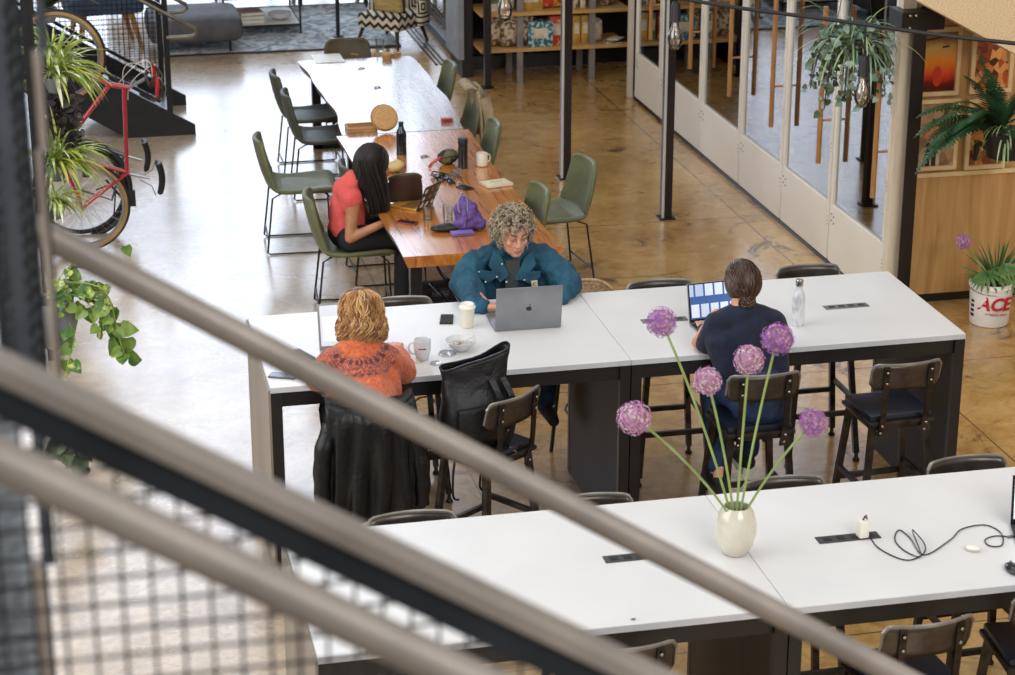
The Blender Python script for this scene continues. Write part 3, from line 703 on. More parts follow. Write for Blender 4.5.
# ---------------------------------------------------------------- orange-sweater person
def sweater_material(neck):
    m = mat('orange_knit', 'd97246', .9, col2='bd5834', scale=60, bump=.6, bscale=170, sheen=.2); nt = m.node_tree; L = nt.links.new; b = nt.nodes['Principled BSDF']
    src = b.inputs['Base Color'].links[0].from_socket
    tc = nd(nt, 'ShaderNodeTexCoord'); su = nd(nt, 'ShaderNodeVectorMath', operation='SUBTRACT'); su.inputs[1].default_value = neck; L(tc.outputs['Object'], su.inputs[0])
    ln = nd(nt, 'ShaderNodeVectorMath', operation='LENGTH'); L(su.outputs[0], ln.inputs[0])
    # mauve flecked yoke between two radii
    r = nd(nt, 'ShaderNodeValToRGB'); e = r.color_ramp.elements; e.new(.5); e.new(.5)
    for k, (p, c) in enumerate(((.105, 0), (.125, 1), (.205, .95), (.235, 0))): e[k].position = p; e[k].color = (c, c, c, 1)
    L(ln.outputs['Value'], r.inputs[0])
    n = nd(nt, 'ShaderNodeTexNoise'); n.inputs['Scale'].default_value = 110; L(tc.outputs['Object'], n.inputs[0])
    n2 = nd(nt, 'ShaderNodeValToRGB'); n2.color_ramp.elements[0].position = .42; n2.color_ramp.elements[1].position = .56; L(n.outputs['Fac'], n2.inputs[0])
    mu = nd(nt, 'ShaderNodeMath', operation='MULTIPLY'); L(r.outputs[0], mu.inputs[0]); L(n2.outputs[0], mu.inputs[1])
    x = nd(nt, 'ShaderNodeMix', data_type='RGBA'); L(mu.outputs[0], x.inputs[0]); L(src, x.inputs[6]); x.inputs[7].default_value = lin('74484c')
    # rows of open-work eyelets round the neck
    sp = nd(nt, 'ShaderNodeSeparateXYZ'); L(su.outputs[0], sp.inputs[0])
    at = nd(nt, 'ShaderNodeMath', operation='ARCTAN2'); L(sp.outputs[0], at.inputs[0]); L(sp.outputs[2], at.inputs[1])
    s1 = nd(nt, 'ShaderNodeMath', operation='MULTIPLY'); s1.inputs[1].default_value = 26; L(at.outputs[0], s1.inputs[0])
    s2 = nd(nt, 'ShaderNodeMath', operation='SINE'); L(s1.outputs[0], s2.inputs[0])
    s3 = nd(nt, 'ShaderNodeMath', operation='GREATER_THAN'); s3.inputs[1].default_value = .1; L(s2.outputs[0], s3.inputs[0])
    r2 = nd(nt, 'ShaderNodeValToRGB'); e = r2.color_ramp.elements
    for q in range(5): e.new(.5)
    for k, (p, c) in enumerate(((.13, 0), (.134, 1), (.156, 1), (.16, 0), (.205, 0), (.209, 1), (.221, 0))): e[k].position = p; e[k].color = (c, c, c, 1)
    L(ln.outputs['Value'], r2.inputs[0])
    m2 = nd(nt, 'ShaderNodeMath', operation='MULTIPLY'); L(r2.outputs[0], m2.inputs[0]); L(s3.outputs[0], m2.inputs[1])
    x2 = nd(nt, 'ShaderNodeMix', data_type='RGBA'); L(m2.outputs[0], x2.inputs[0]); L(x.outputs[2], x2.inputs[6]); x2.inputs[7].default_value = lin('5a2e2a'); L(x2.outputs[2], b.inputs['Base Color'])
    return m
po = thing('person', 'person in an orange lace-knit sweater with shaggy blonde hair, back to us at the left', 'person', (1.36, 9.5, 0))
hc = PY(361, 313, 9.68); nb = Vector((1.365, 9.60, 1.30))
m = MB()
m.ell(hc, (.079, .095, .108), (-.3, 0, 0)); m.chain([(hc+Vector((0, -.015, -.07)), .054), (nb, .056), (nb+Vector((0, .0, -.07)), .06)])
m.ell(hc+Vector((0, .075, -.05)), (.045, .035, .045))
m.chain([((1.37, 9.60, 1.17), .085), ((1.38, 9.52, 1.0), .08), ((1.38, 9.50, .87), .09)])
m.chain([((1.24, 9.6, 1.18), .045), ((1.18, 9.70, 1.09), .034), ((1.27, 9.86, 1.10), .024)]); hand(m, (1.27, 9.86, 1.10), (.1, 1, -.03), (0, 0, 1), 1, .15)
m.chain([((1.50, 9.6, 1.18), .045), ((1.59, 9.72, 1.09), .034), ((1.61, 9.96, 1.10), .024)]); hand(m, (1.61, 9.96, 1.095), (.12, 1, -.04), (0, 0, 1), -1, .2)
m.chain([((1.30, 9.5, .85), .07), ((1.27, 9.86, .84), .055), ((1.27, 9.78, .42), .034)])
m.chain([((1.45, 9.5, .85), .07), ((1.47, 9.86, .84), .055), ((1.47, 9.78, .42), .034)])
m.build('body', M_skin, po, world=True, remesh=.007, smo=4)
m = MB()
m.chain([(nb+Vector((0, -.01, -.045)), .082), ((1.365, 9.58, 1.16), .135), ((1.375, 9.50, 1.05), .15), ((1.38, 9.43, 1.02), .145)])
m.cone((1.235, 9.59, 1.20), .07, (1.33, 9.585, 1.235), .08); m.cone((1.505, 9.59, 1.19), .07, (1.40, 9.585, 1.235), .08)
m.cone((1.27, 9.56, 1.1), .085, (1.27, 9.52, 1.0), .085); m.cone((1.48, 9.56, 1.1), .085, (1.48, 9.52, 1.0), .085)
m.chain([((1.225, 9.60, 1.19), .07), ((1.165, 9.67, 1.085), .064), ((1.19, 9.75, 1.10), .054), ((1.26, 9.83, 1.10), .038)])
m.chain([((1.52, 9.60, 1.18), .07), ((1.60, 9.68, 1.085), .066), ((1.605, 9.78, 1.10), .054), ((1.615, 9.93, 1.10), .036)])
m.build('sweater', sweater_material((nb.x-1.36, nb.y-9.5-.02, nb.z+.02)), po, world=True, remesh=.010, smo=6, wrinkle=.02, wsize=.08)
m = MB(); m.chain([((1.38, 9.50, .90), .14), ((1.38, 9.52, .87), .15)])
m.chain([((1.30, 9.5, .865), .105), ((1.27, 9.86, .845), .08), ((1.27, 9.78, .40), .055)]); m.chain([((1.46, 9.5, .865), .105), ((1.47, 9.86, .845), .08), ((1.47, 9.78, .40), .055)])
M_blacktr = mat('black_trousers', '15151a', .8, col2='0e0e12', scale=12, bump=.15, bscale=80)
m.build('trousers', M_blacktr, po, world=True, remesh=.014, smo=5, wrinkle=.01, wsize=.07)
for x in (1.27, 1.47):
    m = MB(); m.chain([((x, 9.72, .365), .043), ((x, 9.82, .352), .042), ((x, 9.91, .345), .034)]); m.build('shoe', M_shoe, po, world=True, remesh=.009, smo=3)
M_bl1 = mat('blonde_hair', 'c3935c', .5, col2='a0703e', scale=20); M_bl2 = mat('blonde_hair_dark', '805430', .5, col2='654126', scale=20); M_bl3 = mat('blonde_hair_pale', 'dfbd8e', .45, col2='c79e6a', scale=20)
sc_ = MB(); sc_.ell(hc+Vector((0, -.005, .012)), (.095, .106, .121), (-.3, 0, 0), 24, 16)
g = [v for v in sc_.bm.verts if v.co.y > hc.y+.06 and v.co.z < hc.z+.05]; bmesh.ops.delete(sc_.bm, geom=g, context='VERTS')
hr = sc_.build('hair', M_bl2, po, world=True)
s = strands('hair_strand', [M_bl1, M_bl2, M_bl3, M_bl1], None, hc+Vector((0, -.008, .008)), (.092, .104, .112), 900, .125, az=(PI*.93, 2*PI*1.035), wav=.022, r=.0036, th0=(.02, 1.2), thm=1.75, tilt=Euler((-.15, 0, 0)).to_matrix(), seed=3, clump=.02, vol=.26)
s.parent = hr; s.data.transform(Matrix.Translation(-Vector(po.location))); s['kind'] = 'stuff'
# ---------------------------------------------------------------- coral-shirt person, long black hair
M_coral = mat('coral_tshirt', 'e2635c', .85, col2='cf4f4c', scale=10, bump=.15, bscale=120)
M_blackhair = mat('black_hair', '120d0c', .55, col2='1f1613', scale=20); M_bh2 = mat('black_hair_sheen', '1c1412', .5, col2='0f0a09', scale=20)
pc = thing('person', 'person in a coral t-shirt with long black hair, reading at the wooden table', 'person', (1.85, 13.7, 0))
YC = 13.66
hc = PY(372, 163, YC-.02); sh = PY(347, 186, YC); hip = Vector((1.88, YC+.03, .60))
m = MB()
m.ell(hc, (.092, .078, .112), (0, .5, 0)); m.ell(hc+Vector((.075, 0, -.06)), (.045, .04, .05))
neck = sh.lerp(hc, .5) + Vector((-.01, 0, -.01))
m.chain([(hc+Vector((-.03, 0, -.06)), .052), (neck, .053), (sh+Vector((0.02, 0, -.03)), .07), ((1.90, YC, .78), .08), (hip, .09)])
el = PY(350, 238, YC-.19); wr = PY(386, 222, YC-.22)
m.chain([(sh+Vector((.02, -.15, -.05)), .052), (el, .037), (wr, .025)]); hand(m, wr, (1, .15, .25), (-.3, -.2, 1), -1, .3)
m.chain([(sh+Vector((.03, .15, -.05)), .052), (sh+Vector((.16, .2, -.30)), .037), (sh+Vector((.36, .10, -.30)), .025)]); hand(m, sh+Vector((.36, .10, -.30)), (1, -.2, 0), (0, 0, 1), 1, .3)
for dy, fx in ((-.10, .0), (.10, .05)):
    m.chain([((1.90, YC+dy, .57), .065), ((2.27+fx, YC+dy*1.1, .55), .055), ((2.24+fx, YC+dy*1.2, .12), .034)])
m.build('body', M_skin_t, pc, world=True, remesh=.007, smo=4)
m = MB()
m.chain([(neck+Vector((-.03, 0, -.03)), .075), (sh+Vector((0.01, 0, -.045)), .105), ((1.89, YC, .80), .12), ((1.885, YC, .63), .125)])
for s_ in (-1, 1):
    m.cone(sh+Vector((0, 0, -.04)), .105, sh+Vector((.01, s_*.13, -.06)), .075); m.cone(sh+Vector((.01, s_*.14, -.05)), .076, sh.lerp(el, .42)+Vector((.01, .16 if s_ > 0 else -.04, .02)) if s_ < 0 else sh+Vector((.06, .18, -.15)), .062)
m.build('t_shirt', M_coral, pc, world=True, remesh=.010, smo=5, wrinkle=.018, wsize=.07)
m = MB(); m.cone(hip, .13, hip+Vector((.04, 0, -.02)), .13)
for dy, fx in ((-.10, .0), (.10, .05)): m.chain([((1.90, YC+dy, .575), .10), ((2.27+fx, YC+dy*1.1, .56), .08), ((2.24+fx, YC+dy*1.2, .10), .065)])
m.build('trousers', M_blacktr, pc, world=True, remesh=.013, smo=5, wrinkle=.012, wsize=.07)
for dy, fx in ((-.12, .0), (.12, .05)):
    m = MB(); m.chain([((2.22+fx, YC+dy, .05), .045), ((2.33+fx, YC+dy, .04), .04), ((2.40+fx, YC+dy, .035), .032)]); m.build('shoe', M_shoe, pc, world=True, remesh=.009, smo=3)
hr = MB(); hr.ell(hc+Vector((-.012, 0, .012)), (.105, .092, .124), (0, .5, 0), 24, 16); hr = hr.build('hair', M_blackhair, pc, world=True)
s = strands('hair_strand', [M_blackhair, M_bh2], None, hc+Vector((-.008, 0, .01)), (.108, .098, .126), 620, lambda a: .20 + .12*max(0, math.cos(a)) + .06*max(0, -math.sin(a)), az=(-PI, PI), wav=.006, r=.0046, th0=(.02, .8), thm=1.7, tilt=Euler((0, .45, 0)).to_matrix(), fall=(.05, -.02, -1), seed=9)
s.parent = hr; s.data.transform(Matrix.Translation(-Vector(pc.location))); s['kind'] = 'stuff'
m = MB()   # a curtain of hair swept forward over the shoulder
rnd = random.Random(4)
for i in range(260):
    a = rnd.uniform(-1, 1); b_ = rnd.uniform(-1, 1); m.mi = rnd.randrange(2)
    p0 = hc + Vector((-.05+.06*a, -.07+.03*b_, .04)); p3 = hc + Vector((.02+.06*a, -.10+.03*b_, -.30+rnd.uniform(-.05, .03)))
    m.tube(bez(p0, p0+Vector((.0, -.04, -.08)), p3+Vector((.0, -.01, .12)), p3, 8), [.0045]*6+[.004, .003, .0015], 4, cap=False)
m.build('hair_curtain', [M_blackhair, M_bh2], hr, world=True, rec=False)['kind'] = 'stuff'
# ---------------------------------------------------------------- denim-shirt man with curly hair (faces us)
M_teal = mat('teal_denim', '1c5468', .8, col2='0f3a52', scale=9, bump=.25, bscale=130, thr=(.3, .7)); M_teald = mat('teal_cuff', '235f80', .8, col2='184a68', scale=9, bump=.2, bscale=120)
M_innershirt = mat('grey_undershirt', '3a3f3d', .9)
pm = thing('person', 'man with curly greying hair in a teal denim work shirt, looking down at his laptop', 'person', (2.45, 11.1, 0))
YM = 10.98
hc = PY(513.5, 234.5, YM-.04)
m = MB()
RH = Euler((.14, 0, .10)).to_matrix()     # head bowed towards the table (face along -Y)
def hp(x, y, z): return hc + RH @ Vector((x, y, z))
def he(m, p, r): m.ell(hp(*p), r, RH, 14, 10)
he(m, (0, .01, .025), (.080, .098, .098)); he(m, (0, -.012, -.035), (.067, .078, .075)); he(m, (0, -.055, -.092), (.032, .028, .022)); he(m, (0, -.035, -.070), (.055, .050, .035))
m.cone(hp(0, -.088, .012), .009, hp(0, -.106, -.028), .0125); he(m, (-.013, -.100, -.031), (.010, .010, .008)); he(m, (.013, -.100, -.031), (.010, .010, .008))
m.cone(hp(-.045, -.082, .030), .010, hp(-.012, -.092, .026), .009); m.cone(hp(.045, -.082, .030), .010, hp(.012, -.092, .026), .009)
for s_ in (-1, 1): he(m, (s_*.040, -.058, -.020), (.024, .022, .024)); he(m, (s_*.080, .005, -.012), (.012, .022, .032)); he(m, (s_*.031, -.080, .008), (.014, .012, .009))
he(m, (0, -.091, -.058), (.024, .012, .009)); he(m, (0, -.087, -.068), (.020, .012, .008))
nb = Vector((2.45, YM+.06, 1.24))
m.chain([(hp(0, .01, -.06), .058), (nb, .062), (nb+Vector((0, .05, -.1)), .07), ((2.46, YM+.10, 1.0), .09), ((2.47, YM+.12, .87), .10)])
wl = PZ(487, 306, 1.10); wrr = Vector((2.57, 10.56, 1.10))
m.chain([((2.25, YM+.03, 1.17), .05), ((2.16, YM-.14, 1.10), .04), (wl, .027)]); hand(m, wl, (.9, -.25, -.02), (0, 0, 1), -1, .3)
m.chain([((2.64, YM+.03, 1.17), .05), ((2.74, YM-.16, 1.10), .04), (wrr, .027)]); hand(m, wrr, (-.9, -.25, -.02), (0, 0, 1), 1, .3)
for s_ in (-1, 1): m.chain([((2.46+s_*.09, YM+.1, .85), .095), ((2.46+s_*.14, YM-.28, .84), .07), ((2.46+s_*.13, YM-.2, .42), .04)])
m.build('body', M_skin_m, pm, world=True, remesh=.0055, smo=3)
m = MB()
m.chain([((2.455, YM+.07, 1.12), .145), ((2.46, YM+.08, 1.0), .155), ((2.47, YM+.1, .92), .155)])
for s_, sx in ((-1, 2.235), (1, 2.625)):
    m.cone((sx, YM+.02, 1.185), .078, (2.44, YM+.06, 1.235), .085); m.cone((sx, YM+.02, 1.10), .09, (2.46+s_*.14, YM+.06, .98), .13)
m.chain([((2.22, YM+.01, 1.175), .084), ((2.15, YM-.10, 1.115), .086), ((2.16, YM-.22, 1.11), .072), (wl+Vector((-.07, .03, 0)), .046), (wl+Vector((-.02, .01, 0)), .042)])
m.chain([((2.64, YM+.01, 1.17), .082), ((2.715, YM-.12, 1.115), .080), ((2.72, YM-.25, 1.11), .064), (wrr+Vector((.06, .03, 0)), .046)])
shirt = m.build('denim_shirt', M_teal, pm, world=True, remesh=.009, smo=4, wrinkle=.042, wsize=.055)
m = MB(); m.cone(wl+Vector((-.075, .03, .004)), .047, wl+Vector((-.03, .012, .0)), .042); m.build('turned_cuff', M_teald, shirt, world=True, wrinkle=.01, wsize=.04)
# open collar, undershirt, placket, pockets and buttons lie on the front of the shirt
def sf(px, py, dy=0): return PY(px, py, YM-.105+dy)
def panel(name, pts, mtl, par, t=.006, dy=0):
    q = [sf(x, y, d+dy) for x, y, d in pts]; m = MB(); a = [m.bm.verts.new(p) for p in q]; b_ = [m.bm.verts.new(p+Vector((0, t, 0))) for p in q]
    m.face(a); m.face(b_[::-1])
    for i in range(len(a)): m.face([a[i], a[(i+1) % len(a)], b_[(i+1) % len(a)], b_[i]])
    return m.build(name, mtl, par, world=True, smooth=False, bevel=.003)
panel('undershirt', [(506, 261, .01), (520, 260, .01), (520, 275, -.005), (514, 302, -.012), (505, 290, -.01)], M_innershirt, pm, .012)
cl = panel('collar', [(494, 250, .035), (501, 256, .02), (509, 276, -.015), (500, 283, -.022), (489, 266, -.005)], M_teal, shirt, .012)
cl2 = panel('collar', [(532, 250, .035), (525, 257, .02), (515, 280, -.015), (524, 281, -.022), (536, 264, -.005)], M_teal, shirt, .012)
panel('shirt_pocket', [(477, 270, -.012), (499, 272, -.02), (499, 277, -.022), (488, 283, -.022), (476, 276, -.012)], M_teal, shirt, .006)
panel('shirt_pocket', [(519, 273, -.02), (541, 271, -.012), (541, 277, -.012), (529, 284, -.022), (519, 278, -.022)], M_teal, shirt, .006)
M_button = mat('pearl_button', 'dcdcd8', .25, metal=.4)
for x, y, r in ((485.5, 282, .0065), (497, 277, .005), (506.5, 282, .0065), (524.5, 280, .005), (502, 264, .005), (479, 272, .004)):
    m = MB(); m.ell(sf(x, y, -.03), (r, r*.6, r), u=10, v=6); m.build('button', M_button, shirt, world=True)
panel('square_patch', [(531, 281, -.026), (537.5, 280, -.026), (538, 286.5, -.026), (532, 287.5, -.026)], mat('tan_patch', 'cdbf9d', .7), shirt, .004, dy=-.004)
m = MB(); cpt = sf(534.6, 284, -.034); m.tube([cpt+Vector((.008*math.cos(t), 0, .008*math.sin(t))) for t in [.8+k*.42 for k in range(12)]], .0016, 5); m.build('patch_emblem', M_shoe, shirt, world=True)
m = MB(); m.cone((2.47, YM+.1, .88), .165, (2.47, YM+.08, .86), .17)
for s_ in (-1, 1): m.chain([((2.46+s_*.09, YM+.1, .86), .115), ((2.46+s_*.14, YM-.28, .845), .085), ((2.46+s_*.13, YM-.2, .42), .06)])
m.build('trousers', M_denim, pm, world=True, remesh=.014, smo=5)
for s_ in (-1, 1):
    m = MB(); m.chain([((2.46+s_*.13, YM-.18, .37), .043), ((2.46+s_*.14, YM-.28, .36), .04), ((2.46+s_*.14, YM-.36, .352), .032)]); m.build('shoe', M_shoe, pm, world=True, remesh=.009, smo=3)
for s_ in (-1, 1):
    m = MB(); m.ell(hp(s_*.031, -.0865, .006), (.0125, .006, .005), RH, 10, 6); e = m.build('eye', M_eye, pm, world=True)
    m = MB(); m.ell(hp(s_*.031, -.0905, .003), (.0055, .004, .0045), RH, 8, 6); m.build('iris', M_iris, e, world=True)
    m = MB(); m.tube([hp(s_*.031-.0155, -.0865, .0075), hp(s_*.031, -.0945, .0125), hp(s_*.031+.0155, -.0865, .0075)], .0030, 6); m.build('upper_eyelid', M_brow, e, world=True)
    m = MB(); m.tube([hp(s_*.013, -.1, .030), hp(s_*.034, -.0965, .038), hp(s_*.054, -.078, .032)], [.0045, .0055, .003], 6); m.build('eyebrow', M_brow, pm, world=True)
m = MB(); m.tube([hp(-.026, -.092, -.058), hp(-.009, -.1025, -.0545), hp(0, -.1015, -.057), hp(.009, -.1025, -.0545), hp(.026, -.092, -.058)], [.002, .005, .004, .005, .002], 8); m.tube([hp(-.022, -.090, -.063), hp(0, -.100, -.068), hp(.022, -.090, -.063)], [.002, .0055, .002], 8); m.build('mouth', M_lip, pm, world=True)
M_c1 = mat('curl_grey', 'b0a28c', .55, col2='90826e', scale=30); M_c2 = mat('curl_brown', '6e5b46', .6, col2='544432', scale=30); M_c3 = mat('curl_blond', 'c2b294', .5, col2='a8977a', scale=30)
m = MB(); m.ell(hp(0, .028, .040), (.094, .102, .098), RH, 24, 16)
g = [v for v in m.bm.verts if (RH.transposed() @ (v.co-hc)).y < -.045 and (RH.transposed() @ (v.co-hc)).z < .075]; bmesh.ops.delete(m.bm, geom=g, context='VERTS')
hr = m.build('hair', M_c2, pm, world=True)
rnd = random.Random(12); m = MB(); cnt = 0
while cnt < 900:
    v = Vector((rnd.gauss(0, 1), rnd.gauss(0, 1), rnd.gauss(0, 1))).normalized()
    p = Vector((v.x*.103, v.y*.112+.022, v.z*.108+.038))
    if p.z < -.055 or (p.y < -.055 and p.z < .062) or (p.y < -.02 and p.z < .0 and abs(p.x) < .085): continue
    cnt += 1; n_ = v; a_ = n_.orthogonal().normalized(); b_ = n_.cross(a_); R_ = rnd.uniform(.005, .010); ln = rnd.uniform(.018, .045); ph = rnd.uniform(0, 6); m.mi = rnd.choice((0, 0, 0, 1, 2))
    dr = (n_ + Vector((rnd.uniform(-.7, .7), rnd.uniform(-.7, .7), rnd.uniform(-.8, .3)))).normalized()
    m.tube([hp(*(p + dr*(ln*k/11) + (a_*math.cos(ph+k*.95) + b_*math.sin(ph+k*.95))*R_*(.6+.04*k))) for k in range(12)], [.0028]*9+[.0025, .002, .001], 4, cap=False)
m.build('curl', [M_c1, M_c2, M_c3], hr, world=True, rec=False)['kind'] = 'stuff'
# ================================================================ THINGS ON THE BAR TABLES
M_alum = mat('laptop_grey', '8f9196', .38, metal=.55, col2='85878c'); M_silver = mat('laptop_silver', 'b4b6ba', .35, metal=.5, col2='a9abb0')
M_key = mat('key_black', '1b1b1e', .5); M_bezel = mat('screen_bezel', '141416', .25)
def screen_material(name, kind):
    m = bpy.data.materials.new(name); m.use_nodes = True; nt = m.node_tree; L = nt.links.new; b = nt.nodes['Principled BSDF']; b.inputs['Roughness'].default_value = .25
    tc = nd(nt, 'ShaderNodeTexCoord'); n = nd(nt, 'ShaderNodeTexBrick'); n.inputs['Scale'].default_value = 9 if kind == 'ui' else 5
    L(tc.outputs['Object'], n.inputs[0])
    if kind == 'ui': cs = ('d6e0ee', 'a9bcd8', '3f5f98')
    else: cs = ('f2f5f8', 'e6ebf0', 'd0d8e0')
    for k, c in zip(('Color1', 'Color2', 'Mortar'), cs): n.inputs[k].default_value = lin(c)
    n.inputs['Mortar Size'].default_value = .05; L(n.outputs[0], b.inputs['Emission Color']); L(n.outputs[0], b.inputs['Base Color']); b.inputs['Emission Strength'].default_value = .55
    return m
M_scr_ui = screen_material('screen_windows', 'ui'); M_scr_doc = screen_material('screen_page', 'doc')
def apple_poly():
    pts = []
    for k in range(36):
        a = PI/2 + 2*PI*k/36; r = .46 + .03*math.cos(2*a) - .10*max(0, math.sin(a))**6 - .05*max(0, -math.sin(a))**10
        x, y = r*math.cos(a)*.98, r*math.sin(a)
        d = math.hypot(x-.52, y-.08)
        if d < .24: x, y = .52 - .24*(0.52-x)/max(d, .01), .08 + .24*(y-.08)/max(d, .01)
        pts.append((x, y))
    return pts
def laptop(loc, rz, label, W=.356, D=.248, lean=.18, body=None, scr=None, logo=False, bez=None):
    """hinge line at the origin, keyboard deck towards -Y local, lid rises and leans towards +Y"""
    body = body or M_alum; o = thing('laptop', label, 'laptop', loc, rz)
    m = MB(); m.box((0, -D/2, .0075), (W, D, .013), bev=.004); dk = m.build('keyboard_deck', body, o)
    m = MB()
    for r in range(6):
        for c in range(14): m.box((-.142+c*.0218, -.028-r*.0185, .0148), (.0185, .0155, .002))
    m.build('keys', M_key, dk, smooth=False)['kind'] = 'stuff'
    m = MB(); m.box((0, -D*.78, .0144), (.13, .08, .0008)); m.build('trackpad', M_silver, dk, smooth=False)
    R = Euler((-lean, 0, 0)).to_matrix()
    m = MB(); m.box(R @ Vector((0, .0, D/2+.008)), (W, .006, D), R, bev=.0025); lid = m.build('lid', body, o)
    m = MB(); m.box(R @ Vector((0, -.0035, D/2+.012)), (W-.008, .001, D-.012), R); m.build('screen_bezel', bez or M_bezel, lid, smooth=False)
    m = MB(); m.box(R @ Vector((0, -.0043, D/2+.016)), (W-.022, .0008, D-.032), R); m.build('screen', scr or M_scr_doc, lid, smooth=False)
    if logo:
        s = .034; m = MB(); m.prism([(x*s, y*s) for x, y in apple_poly()], R @ Vector((0, .0034, D/2+.006)), (-1, 0, 0), R @ Vector((0, 0, 1)), R @ Vector((0, 1, 0)), .0008)
        m.prism([(x*s, y*s) for x, y in ((.02, .52), (.10, .58), (.22, .74), (.20, .84), (.08, .76), (.01, .62))], R @ Vector((0, .0034, D/2+.006)), (-1, 0, 0), R @ Vector((0, 0, 1)), R @ Vector((0, 1, 0)), .0008)
        m.build('lid_emblem', M_bezel, lid, smooth=False)
    return o
a, b_ = PZ(495.5, 330.5, H1), PZ(560.5, 329, H1)
laptop(((a.x+b_.x)/2, (a.y+b_.y)/2, H1), PI-.02, 'grey laptop seen from behind, dark fruit emblem on its lid, in front of the man', logo=True, lean=.17)
a = PZ(716, 327, H1); laptop((3.355, 10.10, H1), .10, 'open grey laptop with a lit blue and white screen before the navy-top person', body=M_alum, scr=M_scr_ui, lean=.25, W=.30, D=.215)
laptop((1.40, 10.10, H1), .0, 'silver-framed laptop with a blank white screen before the blonde person', W=.33, D=.24, lean=.25, body=M_silver, scr=M_scr_doc, bez=M_silver)
laptop((3.93, 7.36, H1), -.30, 'open laptop cut by the right edge of the picture on the foreground table', W=.30, D=.21, lean=.2, body=M_bezel, scr=M_scr_doc)
# phones
M_phone = mat('phone_black', '17181b', .12, col2='222428'); M_phg = mat('phone_glass', '2b2d33', .06)
def phone(p, rz, label, mtl=None, w=.072, l=.145, cam_=True):
    o = thing('phone', label, 'phone', p, rz)
    m = MB(); m.box((0, 0, .0045), (w, l, .008), bev=.0035); m.build('phone_case', mtl or M_phone, o)
    m = MB(); m.box((0, 0, .0088), (w-.008, l-.010, .0007)); m.build('phone_screen', M_phg, o, smooth=False)
    return o
phone(PZ(446.5, 320, H1), -.22, 'black phone beside the paper coffee cup')
phone(PZ(283, 376.5, H1), 1.15, 'thin grey phone near the left end of the middle table, under the railing', mat('grey_case', '56585e', .4), .07, .14)
o = thing('pen_case', 'small dark slim case beside the white-screened laptop, left end of middle table', 'case', PZ(303, 357, H1), .4)
m = MB(); m.box((0, 0, .009), (.055, .17, .018), bev=.006); m.build('case_body', M_key, o); m = MB(); m.tube([(-.02, -.08, .0185), (-.02, .08, .0185)], .0018, 6); m.build('zip', M_alu, o)
# paper cup with lid
M_paper = mat('paper_cup', 'e3dccb', .7, col2='d9d0bd'); M_lid = mat('cup_lid', 'f0ece2', .45)
c = PZ(467.5, 327, H1); o = thing('paper_cup', 'cream paper coffee cup with a lid beside the black phone', 'cup', c)
m = MB(); m.lathe([(0, .001), (.028, .001), (.030, .003), (.040, .112), (.041, .114)], seg=28); m.build('cup_body', M_paper, o)
m = MB(); m.lathe([(.0425, .108), (.044, .112), (.043, .118), (.038, .121), (.037, .130), (.034, .133), (.03, .130), (0, .130)], seg=28); m.build('cup_lid', M_lid, o)
# mug
M_mug = mat('white_ceramic', 'd9dade', .22, col2='cfd1d6', coat=.5)
c = PZ(422.5, 359, H1); o = thing('mug', 'white ceramic mug with a small grey printed mark, left of the bowl', 'mug', c, .1)
m = MB(); m.lathe([(0, .002), (.028, .002), (.032, .006), (.043, .05), (.044, .105), (.042, .107), (.040, .103), (.038, .05), (.026, .012), (0, .010)], seg=32); m.build('mug_body', M_mug, o)
m = MB(); m.tube(spline([(-.040, 0, .090), (-.062, 0, .092), (-.072, 0, .070), (-.062, 0, .042), (-.038, 0, .030)], 5), .0055, 8); m.build('handle', M_mug, o)
def text_mesh(txt, size, mtl, name, par, loc, rot, ext=.0006, bend=None, shear=0, world=False, off=0):
    cu = bpy.data.curves.new('t', 'FONT'); cu.body = txt; cu.size = size; cu.extrude = ext; cu.align_x = 'CENTER'; cu.align_y = 'CENTER'; cu.shear = shear; cu.offset = off; cu.resolution_u = 3
    t = bpy.data.objects.new('t', cu); C.objects.link(t); bpy.context.view_layer.update()
    me = bpy.data.meshes.new_from_object(t.evaluated_get(bpy.context.evaluated_depsgraph_get())); bpy.data.objects.remove(t)
    if bend:
        for v in me.vertices:
            a = v.co.x/bend; r = bend+v.co.z; v.co = Vector((math.sin(a)*r, v.co.y, math.cos(a)*r - bend))
    me.transform(Matrix.Translation(Vector(loc)) @ Euler(rot).to_matrix().to_4x4())
    o = bpy.data.objects.new(name, me); C.objects.link(o); me.materials.append(mtl); o.parent = par; return o
m = MB(); m.grid(lambda u, v: (.0440*math.sin(-.75+.95*u), -.0440*math.cos(-.75+.95*u), .064+.007*v+.0015*math.sin(u*19)), 20, 1); m.build('printed_mark', mat('grey_print', '77707a', .6), o, solid=.0006)
